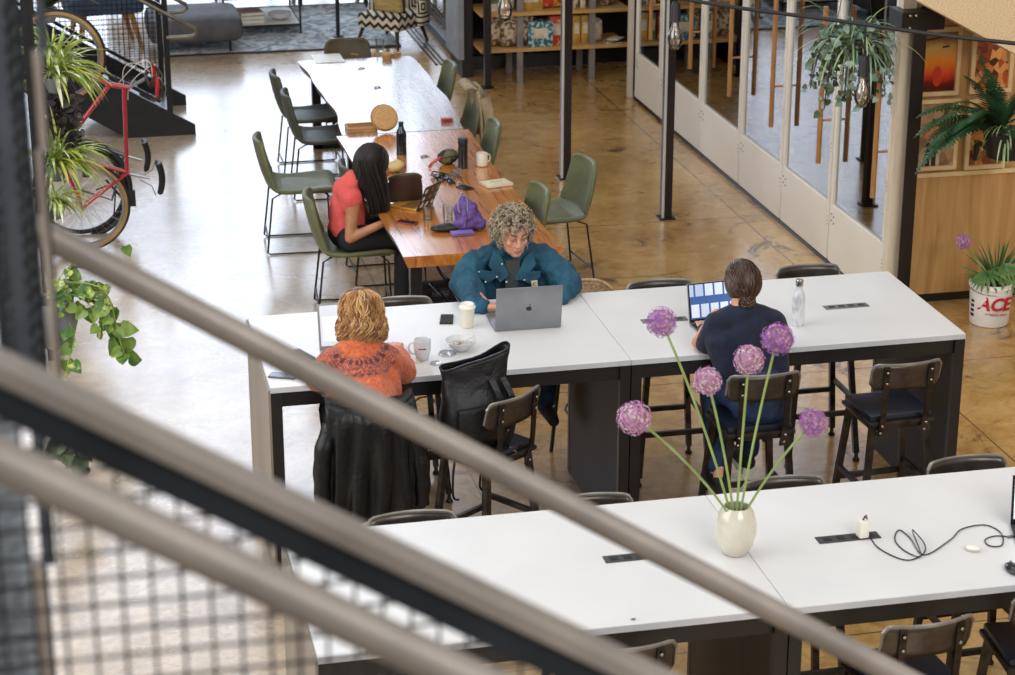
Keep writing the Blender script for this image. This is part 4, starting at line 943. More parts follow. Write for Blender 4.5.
# bowl, lids, spoon
c = PZ(461, 350, H1); o = thing('bowl', 'white bowl of leftovers with a spoon in it, right of the mug', 'bowl', c)
m = MB(); m.lathe([(0, .002), (.035, .002), (.038, .005), (.066, .030), (.081, .056), (.080, .058), (.077, .055), (.062, .032), (.034, .012), (0, .010)], seg=36); m.build('bowl_body', M_mug, o)
m = MB(); m.lathe([(0, .034), (.058, .033)], seg=24); m.build('oat_porridge', mat('porridge', 'd8d2c4', .6, col2='a89f8c', scale=60, bump=.5), o)
o2 = thing('spoon', 'steel spoon lying in the white bowl', 'spoon', c)
m = MB(); m.ell((-.02, .0, .039), (.022, .014, .004)); m.tube([(0, .0, .041), (.03, .01, .046), (.075, .022, .066)], [.003, .002, .0028], 6); m.build('spoon_body', M_rivet, o2)
for px, py, r, lab in ((447, 354, .045, 'clear plastic lid lying just left of the white bowl'), (436, 364, .03, 'small clear plastic lid near the table edge below the mug')):
    o = thing('plastic_lid', lab, 'lid', PZ(px, py, H1)); m = MB(); m.lathe([(0, .007), (r*.5, .007), (r*.8, .010), (r*.9, .010), (r, .002), (r*1.04, .002)], seg=24); m.build('lid_disc', glassy('clear_plastic', 'ffffff', .12, .15, .93), o)
o = thing('paper_scrap', 'torn sugar packet paper below the mug', 'paper', PZ(415, 363, H1), .5); m = MB(); m.grid(lambda u, v: ((u-.5)*.09, (v-.5)*.03, .003+.003*math.sin(u*9)*math.cos(v*5)), 8, 3); m.build('paper_sheet', mat('kraft', 'd9cdb8', .8), o)
# steel bottle with marble pattern
M_marble = mat('marble_enamel', 'dcdee1', .3, col2='8e939c', scale=11, stretch=(1, 1, .6), distort=2.5, thr=(.45, .8), coat=.4)
c = PZ(797.5, 325, H1); o = thing('bottle', 'white marbled steel bottle with a silver cap right of the navy-top person', 'bottle', c)
m = MB(); m.lathe([(0, .001), (.033, .001), (.0355, .006), (.0355, .145), (.033, .165), (.022, .195), (.0175, .212), (.0175, .222)], seg=28); m.build('bottle_body', M_marble, o)
m = MB(); m.lathe([(.0195, .220), (.0205, .222), (.0205, .252), (.019, .255), (0, .255)], seg=24); m.build('cap', M_rivet, o)
# ---- foreground table
M_vase = mat('glazed_stoneware', 'd9d5c4', .28, col2='c6c1ac', scale=9, coat=.6)
vb = PZ(735, 553, H1); o = thing('vase', 'cream glazed egg-shaped vase on the foreground table', 'vase', vb)
m = MB(); m.lathe([(0, .002), (.045, .002), (.050, .006), (.072, .045), (.084, .095), (.083, .140), (.070, .185), (.055, .207), (.052, .212), (.049, .208), (.062, .185), (.072, .14), (.072, .09), (.04, .02), (0, .015)], seg=40); m.build('vase_body', M_vase, o)
m = MB(); m.lathe([(0, .17), (.066, .17)], seg=20); m.build('water', glassy('water', 'cfe0d8', .1), o)
M_stem = mat('allium_stem', '9db06a', .5, col2='7f9850', scale=5); M_f1 = mat('floret_purple', 'b56acb', .6, col2='8d44ab', scale=60); M_f2 = mat('floret_pink', 'd99ace', .6, col2='c27bb8', scale=60); M_fc = mat('floret_centre', 'a9a86a', .6)
def allium(base, top, r, colr, label, par=None, seed=0, y_bend=.0):
    o = thing('allium_flower', label, 'flower', base)
    rnd = random.Random(seed); top = Vector(top); base = Vector(base)
    mid = base.lerp(top, .5) + Vector(((top.x-base.x)*-.10, 0, .03))
    m = MB(); m.tube(bez(base+Vector((0, 0, -.0)), base.lerp(mid, .6), mid.lerp(top, .4), top, 10), .0052, 7); m.build('stem', M_stem, o, world=True)
    m = MB(); m.ell(top, r*.42, u=10, v=8); hd = m.build('flower_core', M_fc, o, world=True)
    m = MB(); N = 300
    for k in range(N):
        z = 1-2*(k+.5)/N; a = k*2.39996; n = Vector((math.sqrt(1-z*z)*math.cos(a), math.sqrt(1-z*z)*math.sin(a), z)); rr = r*rnd.uniform(.76, 1.04); c = top+n*rr
        u = n.orthogonal().normalized(); v = n.cross(u); ph = rnd.uniform(0, 6); s = r*rnd.uniform(.12, .17)
        m.mi = 1; m.tube([top+n*r*.5, c], .0008, 3, cap=False); m.mi = 0 if rnd.random() < .68 else 2
        for j in range(5):
            b = ph+j*2*PI/5; d = u*math.cos(b)+v*math.sin(b); e = n.cross(d)
            vs = [m.bm.verts.new(p) for p in (c, c+d*s*.55+e*s*.22+n*s*.25, c+d*s+n*s*.45, c+d*s*.55-e*s*.22+n*s*.25)]; m.face(vs)
    fl = m.build('floret', list(colr) , o, world=True, smooth=False, rec=False); fl['kind'] = 'stuff'
    return o
PU = (M_f1, M_fc, M_f2); PK = (M_f2, M_fc, mat('floret_pale', 'ecc8e4', .6))
rim = vb+Vector((0, 0, .20))
for (px, py, yy, dx, r, col, lab) in (
    (661.5, 322, 7.55, -.02, .060, PU, 'purple globe allium, topmost and leftmost of the two deep purple tall ones, near the laptop'),
    (777.5, 339, 7.50, .02, .065, PU, 'purple globe allium on a tall stem in front of the navy-top person\'s right arm'),
    (749, 360, 7.40, .0, .061, PK, 'pink globe allium in front of the navy-top person\'s back'),
    (707.5, 381, 7.30, -.015, .056, PK, 'small pink globe allium left of the navy-top person\'s stool'),
    (634, 418, 7.25, -.03, .065, PK, 'pink globe allium leaning far left, in front of the tables\' centre panels'),
    (813, 422.5, 7.35, .03, .057, PU, 'purple globe allium leaning right, lowest of the bunch')):
    allium(vb+Vector((dx*.9, 0, .03)) if False else rim+Vector((dx, (yy-7.4)*.1, -.03)), PY(px, py, yy), r, col, lab, seed=int(px))
# charger, cable, dongle
c = PZ(862, 538, H1); o = thing('charger', 'white square charger plugged into the foreground power strip', 'charger', c, .1)
m = MB(); m.box((0, 0, .045), (.042, .045, .075), bev=.006); m.build('charger_body', M_lid, o); m = MB(); m.tube([(0, 0, .082), (.005, -.004, .1), (.01, -.012, .092)], .004, 6); m.build('plug_boot', M_phone, o)
pts = [PZ(866, 515, H1+.09), PZ(868, 522, H1+.05), PZ(870, 536, H1+.006), PZ(880, 549, H1+.004), PZ(905, 560, H1+.004), PZ(922, 555, H1+.004), PZ(925, 545, H1+.012), PZ(914, 531, H1+.02), PZ(913, 533, H1+.02), PZ(921, 556, H1+.008), PZ(905, 551, H1+.004), PZ(895, 540, H1+.004), PZ(899, 530, H1+.004), PZ(910, 538, H1+.004), PZ(924, 555, H1+.004), PZ(950, 540, H1+.004), PZ(962, 529, H1+.004), PZ(985, 525, H1+.004), PZ(1001, 533, H1+.004), PZ(1002, 545, H1+.004), PZ(990, 546, H1+.004), PZ(985, 540, H1+.004), PZ(995, 536, H1+.004), PZ(1012, 537, H1+.004)]
o = thing('charging_cable', 'thin dark charging cable looping across the foreground table', 'cable', (pts[4].x, pts[4].y, H1))
m = MB(); m.tube(spline(pts, 6), .0028, 7); m.build('cable_cord', M_phone, o, world=True)
m = MB(); m.bar(pts[-1]+Vector((-.02, 0, .002)), pts[-1]+Vector((.03, .01, .002)), .012, .006); m.build('connector', M_alu, o, world=True)
o = thing('earbud_case', 'small glossy white pebble-shaped case on the foreground table, beside the cable', 'case', PZ(973, 551, H1), -.5)
m = MB(); m.ell((0, 0, .012), (.032, .022, .012)); m.build('case_body', M_lid, o); m = MB(); m.tube([(.0325*math.cos(t*PI/12), .0225*math.sin(t*PI/12), .013) for t in range(25)], .0006, 4); m.build('lid_seam', M_alu, o)
o = thing('mouse', 'black computer mouse cut by the right edge of the picture', 'mouse', PZ(1014, 572, H1), .1)
m = MB(); m.ell((0, 0, .014), (.032, .055, .018)); m.build('mouse_body', M_phone, o); m = MB(); m.cyl((-.003, .03, .031), (.003, .03, .031), .006); m.build('scroll_wheel', M_alu, o)
o = thing('crumb', 'tiny grey crumb on the foreground table near its front edge', 'crumb', PZ(633, 620, H1)); m = MB(); m.ell((0, 0, .004), (.009, .006, .004), u=7, v=5); m.ell((.008, .004, .003), (.004, .005, .003), u=6, v=4); m.build('crumb_body', M_alu, o)
# ================================================================ LEATHER JACKET AND ROLL-TOP BAG
M_leather = mat('black_leather', '0f0f11', .42, col2='08080a', scale=10, bump=.35, bscale=45, spec=.4)
M_bagf = mat('black_bag_fabric', '18171a', .5, col2='0f0e10', scale=8, bump=.3, bscale=60)
o = thing('leather_jacket', 'black leather jacket draped over the back of the blonde person\'s stool', 'jacket', (1.36, 9.26, 0))
def jk(u, v):
    a = (u-.5)*2.5; w = .225+.04*v; x = 1.365+.01+math.sin(a)*w; y = 9.34-.09*math.cos(a)
    z = 1.085 - .55*v - .02*math.cos(a*2)
    f = .016*math.sin(u*34+v*2)*(.3+v) + .01*math.sin(u*17-v*5); k = min(1, (v)/.08)
    return (x+f*math.sin(a), y-.03*v-f*math.cos(a)-.035*k, z)
m = MB(); m.grid(jk, 60, 18); m.build('jacket_back', M_leather, o, world=True, solid=.012)
def jtop(u, v):
    p = Vector(jk(u, 0)); return (p.x, p.y+.10*v, p.z+.015*math.sin(v*PI))
m = MB(); m.grid(jtop, 30, 5); m.build('jacket_collar', M_leather, o, world=True, solid=.012)
for s in (-1, 1):
    m = MB(); bx = 1.365+s*.208
    pts = [(bx-s*.03, 9.30, .98), (bx+s*.02, 9.27, .86), (bx+s*.035, 9.25, .70), (bx+s*.03, 9.24, .56)]
    sp = spline(pts, 8); m.tube(sp, [.05-.012*k/len(sp)+.0025*math.sin(k*1.1) for k in range(len(sp))], 14); m.build('sleeve', M_leather, o, world=True)
m = MB()
for t in range(14): m.box((1.575, 9.245-.0, .55-.0+.02*t), (.006, .006, .008))
m.build('zip', M_rivet, o, world=True)
# bag: tall soft body with open rolled top
o = thing('roll_top_bag', 'black roll-top backpack standing open on the turned-aside stool', 'bag', (1.895, 9.44, .775), .12)
def bag(u, v):
    a = u*2*PI; top = v; w = .168+.012*math.sin(v*7)-.02*(1-v)**3; d = .095*(1-.55*max(0, v-.55)/.45)+.01*math.sin(v*9+a)
    lift = .06*max(0, math.cos(a))*max(0, v-.6)/.4 - .03*max(0, -math.cos(a))*max(0, v-.6)/.4
    e = .75; c_, s_ = math.cos(a), math.sin(a)
    return (w*math.copysign(abs(c_)**e, c_)+.02*v, d*math.copysign(abs(s_)**e, s_)-.01*math.sin(v*5), .002+.43*v + lift + .008*math.sin(a*3+v*6))
m = MB(); m.grid(bag, 40, 26); m.grid(lambda u, v: Vector(bag(u, .0))*1.0*Vector((1, 1, 1)).x if False else (bag(u, 0)[0]*v, bag(u, 0)[1]*v, .004), 40, 3); m.build('bag_body', M_bagf, o, solid=.006, wrinkle=.02, wsize=.08)
m = MB(); m.tube([tuple(Vector(bag(k/40, 1))) for k in range(41)], .007, 6); m.build('top_binding', M_leather, o)
m = MB(); m.box((.0, -.115, .14), (.22, .05, .17), bev=.018); m.build('front_pocket', M_bagf, o, wrinkle=.01, wsize=.05)
for s in (-1, 1):
    m = MB(); sp = spline([(.10+.03*s, -.09, .36), (.14+.03*s, -.13, .25), (.15+.02*s, -.12, .10), (.12+.02*s, -.09, -.02)], 6)
    for p, q in zip(sp, sp[1:]): m.bar(p, q, .028, .006, up=(0, 1, 0))
    m.build('shoulder_strap', M_leather, o)
m = MB(); m.tube([(.16, -.115, .0), (.19, -.12, -.03), (.17, -.12, -.06), (.14, -.12, -.04), (.16, -.115, 0)], .004, 6); m.build('buckle', M_rivet, o)
for k, (x, y, z0, z1) in enumerate(((-.11, -.10, .02, -.22), (.02, -.13, .0, -.18))):
    m = MB(); m.tube(spline([(x, y, z0), (x-.03, y-.03, z0-.12), (x-.03, y-.03, z1), (x-.0, y-.03, z1-.02)], 5), .006, 6, flat=.3); m.build('dangling_strap', M_leather, o)
# small black handbag with a gold handle on the floor / stool rung behind
o = thing('handbag', 'small black handbag with gold trim hanging under the middle table', 'bag', PZ(425, 470, .02))
m = MB(); m.box((0, 0, .20), (.24, .12, .26), bev=.04); m.build('bag_body', M_leather, o, wrinkle=.02, wsize=.08)
m = MB(); m.tube([(.09*math.cos(t), -.0, .32+.13*math.sin(t)) for t in [k*PI/14 for k in range(15)]], .008, 8); m.build('handle', mat('gold_trim', 'c79a4a', .3, metal=.8), o)
# ================================================================ THINGS ON THE WOODEN TABLES
HW = .75
def onw(px, py): return PZ(px, py, HW)
M_tanhat = mat('tan_straw', 'caa06c', .7, col2='b88a55', scale=60, bump=.3)
c = onw(385, 132); o = thing('woven_lid', 'round tan woven lid leaning upright beside the black bottle', 'lid', c)
m = MB(); R = Euler((1.05, 0, .1)).to_matrix(); m.lathe([(0, .03), (.05, .033), (.098, .022), (.104, .0), (.10, -.01), (.09, .008), (0, .02)], (0, .03, .105), 32, R); m.build('lid_disc', M_tanhat, o)
m = MB(); m.tube([Vector((0, .03, .105)) + R @ Vector((.104*math.cos(t*PI/16), .104*math.sin(t*PI/16), 0)) for t in range(33)], .006, 6); m.build('rim', mat('tan_rim', 'a87d4c', .6), o)
c = onw(361, 130); o = thing('wooden_tray', 'shallow tan wooden tray left of the round woven lid', 'tray', c, .02)
M_traywood = mat('tray_wood', 'b98a50', .5, col2='a2733d', scale=10, stretch=(1, 6, 1))
m = MB(); m.box((0, 0, .008), (.22, .17, .012)); m.build('tray_base', M_traywood, o, smooth=False)
for s in (-1, 1):
    m = MB(); m.box((0, s*.085, .02), (.22, .01, .035)); m.build('tray_side', M_traywood, o, smooth=False); m = MB(); m.box((s*.11, 0, .02), (.01, .17, .035)); m.build('tray_side', M_traywood, o, smooth=False)
def flask(px, py, label, r=.036, h=.23, mtl=None, thermos=False):
    o = thing('flask', label, 'flask', onw(px, py)); mtl = mtl or M_phone
    if thermos: m = MB(); m.lathe([(0, .001), (r, .001), (r, h*.78), (r*.97, h*.785)], seg=24); m.build('flask_body', mtl, o); m = MB(); m.lathe([(r*.97, h*.79), (r*.98, h*.8), (r*.98, h*.98), (r*.9, h), (0, h)], seg=24); m.build('cap', M_key, o)
    else: m = MB(); m.lathe([(0, .001), (r, .001), (r, h*.62), (r*.9, h*.7), (r*.55, h*.82), (r*.45, h*.9)], seg=24); m.build('flask_body', mtl, o); m = MB(); m.lathe([(r*.5, h*.89), (r*.5, h), (0, h)], seg=20); m.build('cap', M_key, o)
flask(401.5, 154, 'tall matte black bottle beside the round woven lid', .038, .245)
flask(463, 168, 'straight black thermos flask beside the white mug on the wooden table', .036, .225, thermos=True)
o = thing('mug', 'plain cream mug beside the black thermos on the wooden table', 'mug', onw(482, 166)); m = MB(); m.lathe([(0, .002), (.034, .002), (.04, .008), (.042, .095), (.04, .098), (.037, .095), (.034, .012), (0, .01)], seg=28); m.build('mug_body', M_paper, o); m = MB(); m.tube(spline([(.038, .01, .08), (.062, .02, .075), (.062, .02, .035), (.037, .01, .025)], 5), .005, 7); m.build('handle', M_paper, o)
M_camo = mat('camouflage', '6b6647', .8, col2='2d2a20', scale=16, thr=(.48, .52), detail=2)
o = thing('camouflage_pouch', 'camouflage pouch with a red strap left of the black thermos', 'pouch', onw(448, 164), .2)
m = MB(); m.ell((0, 0, .055), (.085, .05, .058)); m.build('pouch_body', M_camo, o, wrinkle=.02, wsize=.06); M_red = mat('red_webbing', 'b23a2e', .6)
m = MB(); m.bar((-.06, -.02, .07), (-.15, -.05, .03), .03, .006); m.bar((-.15, -.05, .03), (-.17, -.055, .004), .03, .006); m.build('red_strap', M_red, o); m = MB(); m.tube([(-.07, -.045, .06), (0, -.052, .07), (.07, -.04, .06)], .003, 6); m.build('zip', M_key, o)
# glasses frames / earphones tangle
for px, py, sd, lab in ((443, 180, 1, 'tangle of black cable left of the phone on the wooden table'), (452, 176, 4, 'tangle of grey earphone cord below the camouflage pouch')):
    o = thing('cable_tangle', lab, 'cable', onw(px, py)); rnd = random.Random(sd)
    m = MB(); m.tube(spline([(rnd.uniform(-.08, .08), rnd.uniform(-.13, .13), rnd.uniform(.006, .035)) for k in range(16)], 6), .005 if sd == 1 else .003, 6); m.build('cord', M_phone if sd == 1 else M_alu, o)
    m = MB(); m.box((rnd.uniform(-.05, .05), -.1, .012), (.03, .05, .02), bev=.005); m.build('plug', M_phone, o)
phone(onw(465, 188), .5, 'black phone between the cables and the cream notebook', w=.07, l=.13)
c = onw(496, 185); o = thing('notebook', 'cream notebook with a pen mark on its cover, right edge of the wooden table', 'notebook', c, .25)
m = MB(); m.box((0, 0, .012), (.20, .14, .02), bev=.003); m.build('cover', mat('cream_cover', 'd9cfae', .7, col2='cdc197'), o); m = MB(); m.box((.002, -.002, .012), (.196, .139, .014)); m.build('pages', M_paper, o, smooth=False); m = MB(); m.tube(spline([(-.05, .0, .0225), (-.02, .02, .0225), (0, -.01, .0225), (.03, .02, .0225), (.05, .0, .0225)], 4), .0015, 5); m.build('scribble', M_key, o)
# purple bag
M_purple = mat('purple_nylon', '6b4f96', .6, col2='4a3370', scale=7, bump=.3, bscale=40)
c = onw(467, 230); o = thing('purple_bag', 'slouchy purple nylon bag on the wooden table behind the curly-haired man', 'bag', c, -.15)
m = MB(); m.chain([((.0, 0, .06), .075), ((.02, .03, .13), .06), ((-.03, .05, .20), .022)]); m.ell((.02, .0, .05), (.11, .07, .055)); m.ell((.0, .02, .11), (.085, .055, .09)); m.build('bag_body', M_purple, o, remesh=.008, smo=6, wrinkle=.05, wsize=.05)
m = MB(); m.tube(spline([(-.05, -.03, .13), (-.06, -.03, .2), (-.03, 0, .26), (-.0, .0, .21), (.0, -.05, .12)], 6), .005, 6, flat=.6); m.build('carry_strap', mat('grey_cord', '9a94a8', .7), o)
m = MB(); m.tube(spline([(-.02, -.075, .02), (0, -.08, .08), (-.01, -.06, .16)], 6), .003, 6); m.build('zip', M_key, o)
o = thing('purple_case', 'flat lilac case lying in front of the purple bag', 'case', onw(462, 235), .05); m = MB(); m.box((0, 0, .014), (.15, .07, .024), bev=.008); m.build('case_body', mat('lilac', '7d6bb0', .6), o); m = MB(); m.tube([(-.06, -.0355, .016), (.06, -.0355, .016)], .0015, 5); m.build('zip', M_key, o)
o = thing('black_pouch', 'soft black pouch left of the lilac case on the wooden table', 'pouch', onw(446, 231), .0); m = MB(); m.ell((0, 0, .022), (.10, .055, .024)); m.build('pouch_body', M_bagf, o, wrinkle=.02, wsize=.05); m = MB(); m.tube([(-.08, -.03, .03), (0, -.045, .036), (.08, -.03, .03)], .0018, 5); m.build('zip', M_alu, o)
M_water = glassy('drinking_glass', 'fbfdfd', .03, .02, .98, .5)
for px, py, lab in ((428, 220, 'tumbler of water in front of the sticker-covered laptop'), (448, 222, 'tumbler of water beside the purple bag')):
    o = thing('water_glass', lab, 'glass', onw(px, py)); m = MB(); m.lathe([(0, .004), (.028, .004), (.030, .0), (.036, .115), (.034, .115), (.028, .008), (0, .008)], seg=24); m.build('tumbler', M_water, o); m = MB(); m.lathe([(0, .009), (.028, .009), (.032, .075), (0, .075)], seg=20); m.build('water', glassy('water_body', 'fbfdfd', .01, .02, .99, .3), o)
phone(onw(407, 223), .9, 'red phone lying near the front-left corner of the wooden table', mat('red_case', 'a8332c', .4, col2='8f2a26'), .07, .14)
# gold laptop with stickered lid (open towards the coral-shirt person)
o = thing('laptop', 'open gold laptop with a sticker-covered lid before the coral-shirt person', 'laptop', onw(424, 208), PI/2-.72)
M_gold = mat('gold_deck', 'd6a04c', .4, metal=.3, col2='c08a3c')
m = MB(); m.box((0, .11, .008), (.20, .22, .014), bev=.004); dk = m.build('keyboard_deck', M_gold, o)
m = MB()
for r in range(6):
    for q in range(10): m.box((-.085+q*.019, .035+r*.018, .0158), (.0155, .0145, .0015))
m.build('keys', mat('brown_keys', '7b5a2c', .6), dk, smooth=False)['kind'] = 'stuff'
R = Euler((.42, 0, 0)).to_matrix(); m = MB(); m.box(R @ Vector((0, 0, .10)), (.21, .007, .19), R, bev=.003); lid = m.build('lid', mat('dark_lid', '2f3234', .4), o)
m = MB(); m.box(R @ Vector((0, .004, .10)), (.19, .001, .17), R); m.build('screen', M_bezel, lid, smooth=False)
rnd = random.Random(2)
for k in range(9):
    m = MB(); m.prism([(.018*math.cos(j*PI/4)*rnd.uniform(.7, 1.3), .018*math.sin(j*PI/4)) for j in range(8)], R @ Vector((-.07+.07*(k % 3)+rnd.uniform(-.01, .01), -.0036, .04+.06*(k//3))), (1, 0, 0), R @ Vector((0, 0, 1)), R @ Vector((0, -1, 0)), .0006); m.build('sticker', [M_lid, M_alu, mat('sticker_teal', '7fa59a', .6)][k % 3] if k > 2 else M_lid, lid, smooth=False)
# brown rounded case behind it
def brn(u, v): a = (u-.5); return (a*.25*(1-.12*v**3), -.02+.10*(2*a)**2*.4-.03*v, .004+.20*v - .035*abs(2*a)**4*v)
o = thing('cushion', 'dark brown rounded upholstered panel behind the gold laptop', 'cushion', onw(405, 202), .05)
m = MB(); m.grid(brn, 16, 10); m.build('padded_panel', mat('brown_leather', '4b342a', .5, col2='3b2820'), o, solid=.025, subsurf=1); m = MB(); m.tube([brn(k/20, 1) for k in range(21)], .014, 8); m.build('piping', M_brownpad, o)
o = thing('snack_bag', 'crumpled yellow paper bag behind the coral-shirt person\'s hair', 'bag', onw(396, 172), .3); m = MB(); m.ell((0, 0, .045), (.07, .05, .045)); m.build('bag_body', mat('yellow_paper', 'cdb67a', .8), o, wrinkle=.05, wsize=.05); m = MB(); m.box((.05, 0, .07), (.05, .06, .004), (0, .5, 0)); m.build('folded_top', MATS['yellow_paper'], o)
o = thing('red_box', 'small red matchbox-like packet near the joint of the two wooden tables', 'box', onw(447, 122), 0); m = MB(); m.box((0, 0, .016), (.09, .045, .03), bev=.002); m.build('packet', M_red, o); m = MB(); m.box((0, -.001, .016), (.06, .045, .02)); m.build('packet_label', mat('brown_label', '7a2f22', .6), o, smooth=False)
for px, py, lab in ((424, 157, 'small dark hair clip on the reddish wooden table'), (361, 69, 'small dark clip on the whitish table, farther one'), (377, 88, 'small dark clip on the whitish table, nearer one')):
    o = thing('hair_clip', lab, 'clip', onw(px, py), .4); m = MB(); m.tube([(-.03, 0, .006), (0, .008, .012), (.03, 0, .006)], .004, 6); m.build('clip_top', M_alu, o); m = MB(); m.tube([(-.03, -.006, .004), (.035, -.012, .004)], .003, 6); m.build('clip_jaw', M_key, o)
o = thing('water_glass', 'small clear glass at the far right end of the whitish table', 'glass', onw(380, 52)); m = MB(); m.lathe([(0, .004), (.028, .004), (.032, .0), (.042, .12), (.040, .12), (.028, .008), (0, .008)], seg=20); m.build('tumbler', M_water, o)
o = thing('wooden_box', 'small round wooden box at the far end of the whitish table', 'box', onw(387, 59)); m = MB(); m.lathe([(0, .001), (.042, .001), (.045, .035), (.044, .04), (0, .04)], seg=20); m.build('box_body', M_traywood, o); m = MB(); m.lathe([(0, .056), (.046, .054), (.047, .041), (0, .041)], seg=20); m.build('box_lid', M_tanhat, o)
o = thing('wooden_block', 'small wooden block beside the round wooden box', 'block', onw(396, 56), .5); m = MB(); m.box((0, 0, .014), (.08, .05, .026), bev=.003); m.build('block_body', M_traywood, o); m = MB(); m.box((.0, 0, .032), (.03, .03, .01), bev=.002); m.build('block_knob', M_tanhat, o)
o = thing('pencil', 'short ochre pencil beside the paper sheet on the whitish table', 'pencil', onw(355, 55), -.6); m = MB(); m.cyl((-.04, 0, .006), (.035, 0, .006), .005, seg=6); m.build('barrel', mat('ochre', 'b58a2e', .5), o); m = MB(); m.cyl((.035, 0, .006), (.048, 0, .006), .005, .0008, seg=6); m.build('tip', M_key, o)
a1, a2, a3, a4 = onw(309, 64), onw(352, 59), onw(350, 54), onw(300, 58); ctr = (a1+a2+a3+a4)/4
o = thing('paper_sheet', 'large white paper sheet at the far left corner of the whitish table', 'paper', ctr); m = MB(); m.box((0, 0, .003), (.26, .36, .003)); m.build('sheet', M_lid, o, smooth=False); m = MB(); m.box((.02, -.17, .0055), (.2, .012, .002)); m.build('folded_edge', M_alu, o, smooth=False)
# jacket on chair back (right side)
M_beige = mat('beige_canvas', 'ad9a7c', .85, col2='8c795c', scale=12, bump=.3, bscale=60)
o = thing('canvas_jacket', 'beige canvas jacket hung over a green chair back on the right side', 'jacket', (3.36, 16.45, 0))
def bj(u, v):
    a = (u-.5)*2.4; return (3.30+.06*math.cos(a)+.012*math.sin(u*22+v*3)+.03*v, 16.45+.25*math.sin(a)*(1+.12*v), .90-.44*v+.02*math.cos(a*3))
m = MB(); m.grid(bj, 30, 12); m.build('jacket_body', M_beige, o, world=True, solid=.02)
m = MB(); m.grid(lambda u, v: (3.24+.10*v, 16.45+.18*math.sin((u-.5)*2.2), .89+.03*math.sin(v*PI)), 14, 4); m.build('jacket_collar', M_beige, o, world=True, solid=.02)
m = MB(); m.tube(spline([(3.38, 16.25, .84), (3.42, 16.21, .66), (3.42, 16.22, .48)], 6), .05, 10); m.build('sleeve', M_beige, o, world=True)
# cables and power box under the wooden table
c = PZ(438, 300, 0); o = thing('power_box', 'black power box on the floor under the wooden table', 'box', c); m = MB(); m.box((0, 0, .06), (.26, .18, .12), bev=.01); m.build('box_body', M_key, o)
m = MB(); m.box((0, -.091, .08), (.12, .004, .04)); m.build('face_plate', M_phone, o, smooth=False)
rnd = random.Random(8)
for k in range(3):
    m = MB(); m.tube(spline([(2.32-c.x+.04*k, 12.9-c.y, .67), (2.38-c.x, 12.85-c.y+.05*k, .52), (2.50-c.x+.03*k, 12.7-c.y, .36), (2.56-c.x, 12.65-c.y, .2), (rnd.uniform(-.08, .08), .0, .125)], 7), .009, 7); m.build('power_cable', M_phone, o)
# ================================================================ SHOP SHELVES
M_shwood = mat('shelf_board', 'c9a064', .5, col2='b5884c', scale=5, stretch=(1, 6, 6)); M_shpost = mat('grey_upright', '8d8680', .5, metal=.2, col2='7a736d')
SX0, SX1, SY0, SY1 = 4.17, 5.68, 20.22, 20.72
o = thing('shop_shelf', 'tall open shelving unit with wooden boards, full of packaged goods', 'shelf', (4.8, 20.45, 0))
for x in (4.57, 5.31):
    for y in (SY0, SY1): m = MB(); m.bb((x-.03, y-.02, 0), (x+.03, y+.02, 2.2)); m.build('upright', M_shpost, o, smooth=False, world=True)
for z in (.36, .72, 1.15, 1.6): m = MB(); m.bb((SX0, SY0-.04, z-.035), (SX1, SY1, z)); m.build('shelf_board', M_shwood, o, smooth=False, world=True)
M_patt = mat('printed_fabric', 'c8b496', .8, col2='6b5138', scale=22, thr=(.45, .55)); M_teal2 = mat('teal_print', '2f5a68', .6, col2='a9c4c0', scale=30, thr=(.5, .56)); M_redp = mat('red_packaging', 'c0392b', .45, col2='d8a04a', scale=14, thr=(.55, .6))
M_och = mat('ochre_packaging', 'c99a45', .5, col2='a87a2c', scale=10); M_crm = mat('cream_packaging', 'ddd0b8', .6, col2='b9a98c', scale=16); M_grn = mat('green_packaging', '4d5a3a', .5, col2='7d8a5a', scale=10); M_org = mat('orange_packaging', 'd97b2a', .5, col2='b8581c', scale=9)
def goods(kind, x, z, w, h, d, mtl, label, cat, y=20.36, rz=0, group='goods on the shop shelves'):
    o = thing(kind, label, cat, (x, y, z), rz, group)
    if kind in ('cushion', 'cloth_bag'):
        m = MB(); m.ell((0, 0, h/2), (w/2, d/2, h/2)); m.box((0, 0, h/2), (w*.86, d*.6, h*.9), bev=.03); m.build('stuffed_body', mtl, o, wrinkle=.03, wsize=.08)
        m = MB(); m.tube([(-w*.3, -d*.2, h*.92), (0, -d*.25, h*1.02), (w*.3, -d*.2, h*.92)], .006, 6); m.build('top_seam', M_paper, o)
    elif kind == 'jar':
        m = MB(); m.lathe([(0, 0), (w/2, 0), (w/2, h*.78), (w*.36, h*.85)], seg=16); m.build('jar_body', mtl, o); m = MB(); m.lathe([(w*.4, h*.84), (w*.42, h), (0, h)], seg=16); m.build('jar_lid', M_key, o)
    else:
        m = MB(); m.box((0, 0, h/2), (w, d, h), bev=.004); m.build('package', mtl, o); m = MB(); m.box((0, -d/2-.001, h*.55), (w*.6, .002, h*.4)); m.build('front_label', M_crm if mtl is not M_crm else M_grn, o, smooth=False)
    return o
goods('cushion', 4.34, .36, .22, .30, .18, M_patt, 'patterned beige cushion at the left end of the lower shop shelf', 'cushion')
goods('cushion', 4.47, .36, .20, .26, .16, M_patt, 'second patterned beige cushion on the lower shop shelf', 'cushion', 20.30)
goods('cushion', 4.60, .36, .28, .34, .2, M_patt, 'largest patterned beige cushion, left of the teal printed basket', 'cushion', 20.34)
goods('cloth_bag', 4.72, .36, .22, .26, .2, M_teal2, 'dark teal cloth bundle behind the printed basket', 'bag', 20.50)
goods('box', 4.78, .36, .25, .25, .2, M_teal2, 'teal and white printed square basket on the lower shop shelf', 'basket', 20.30)
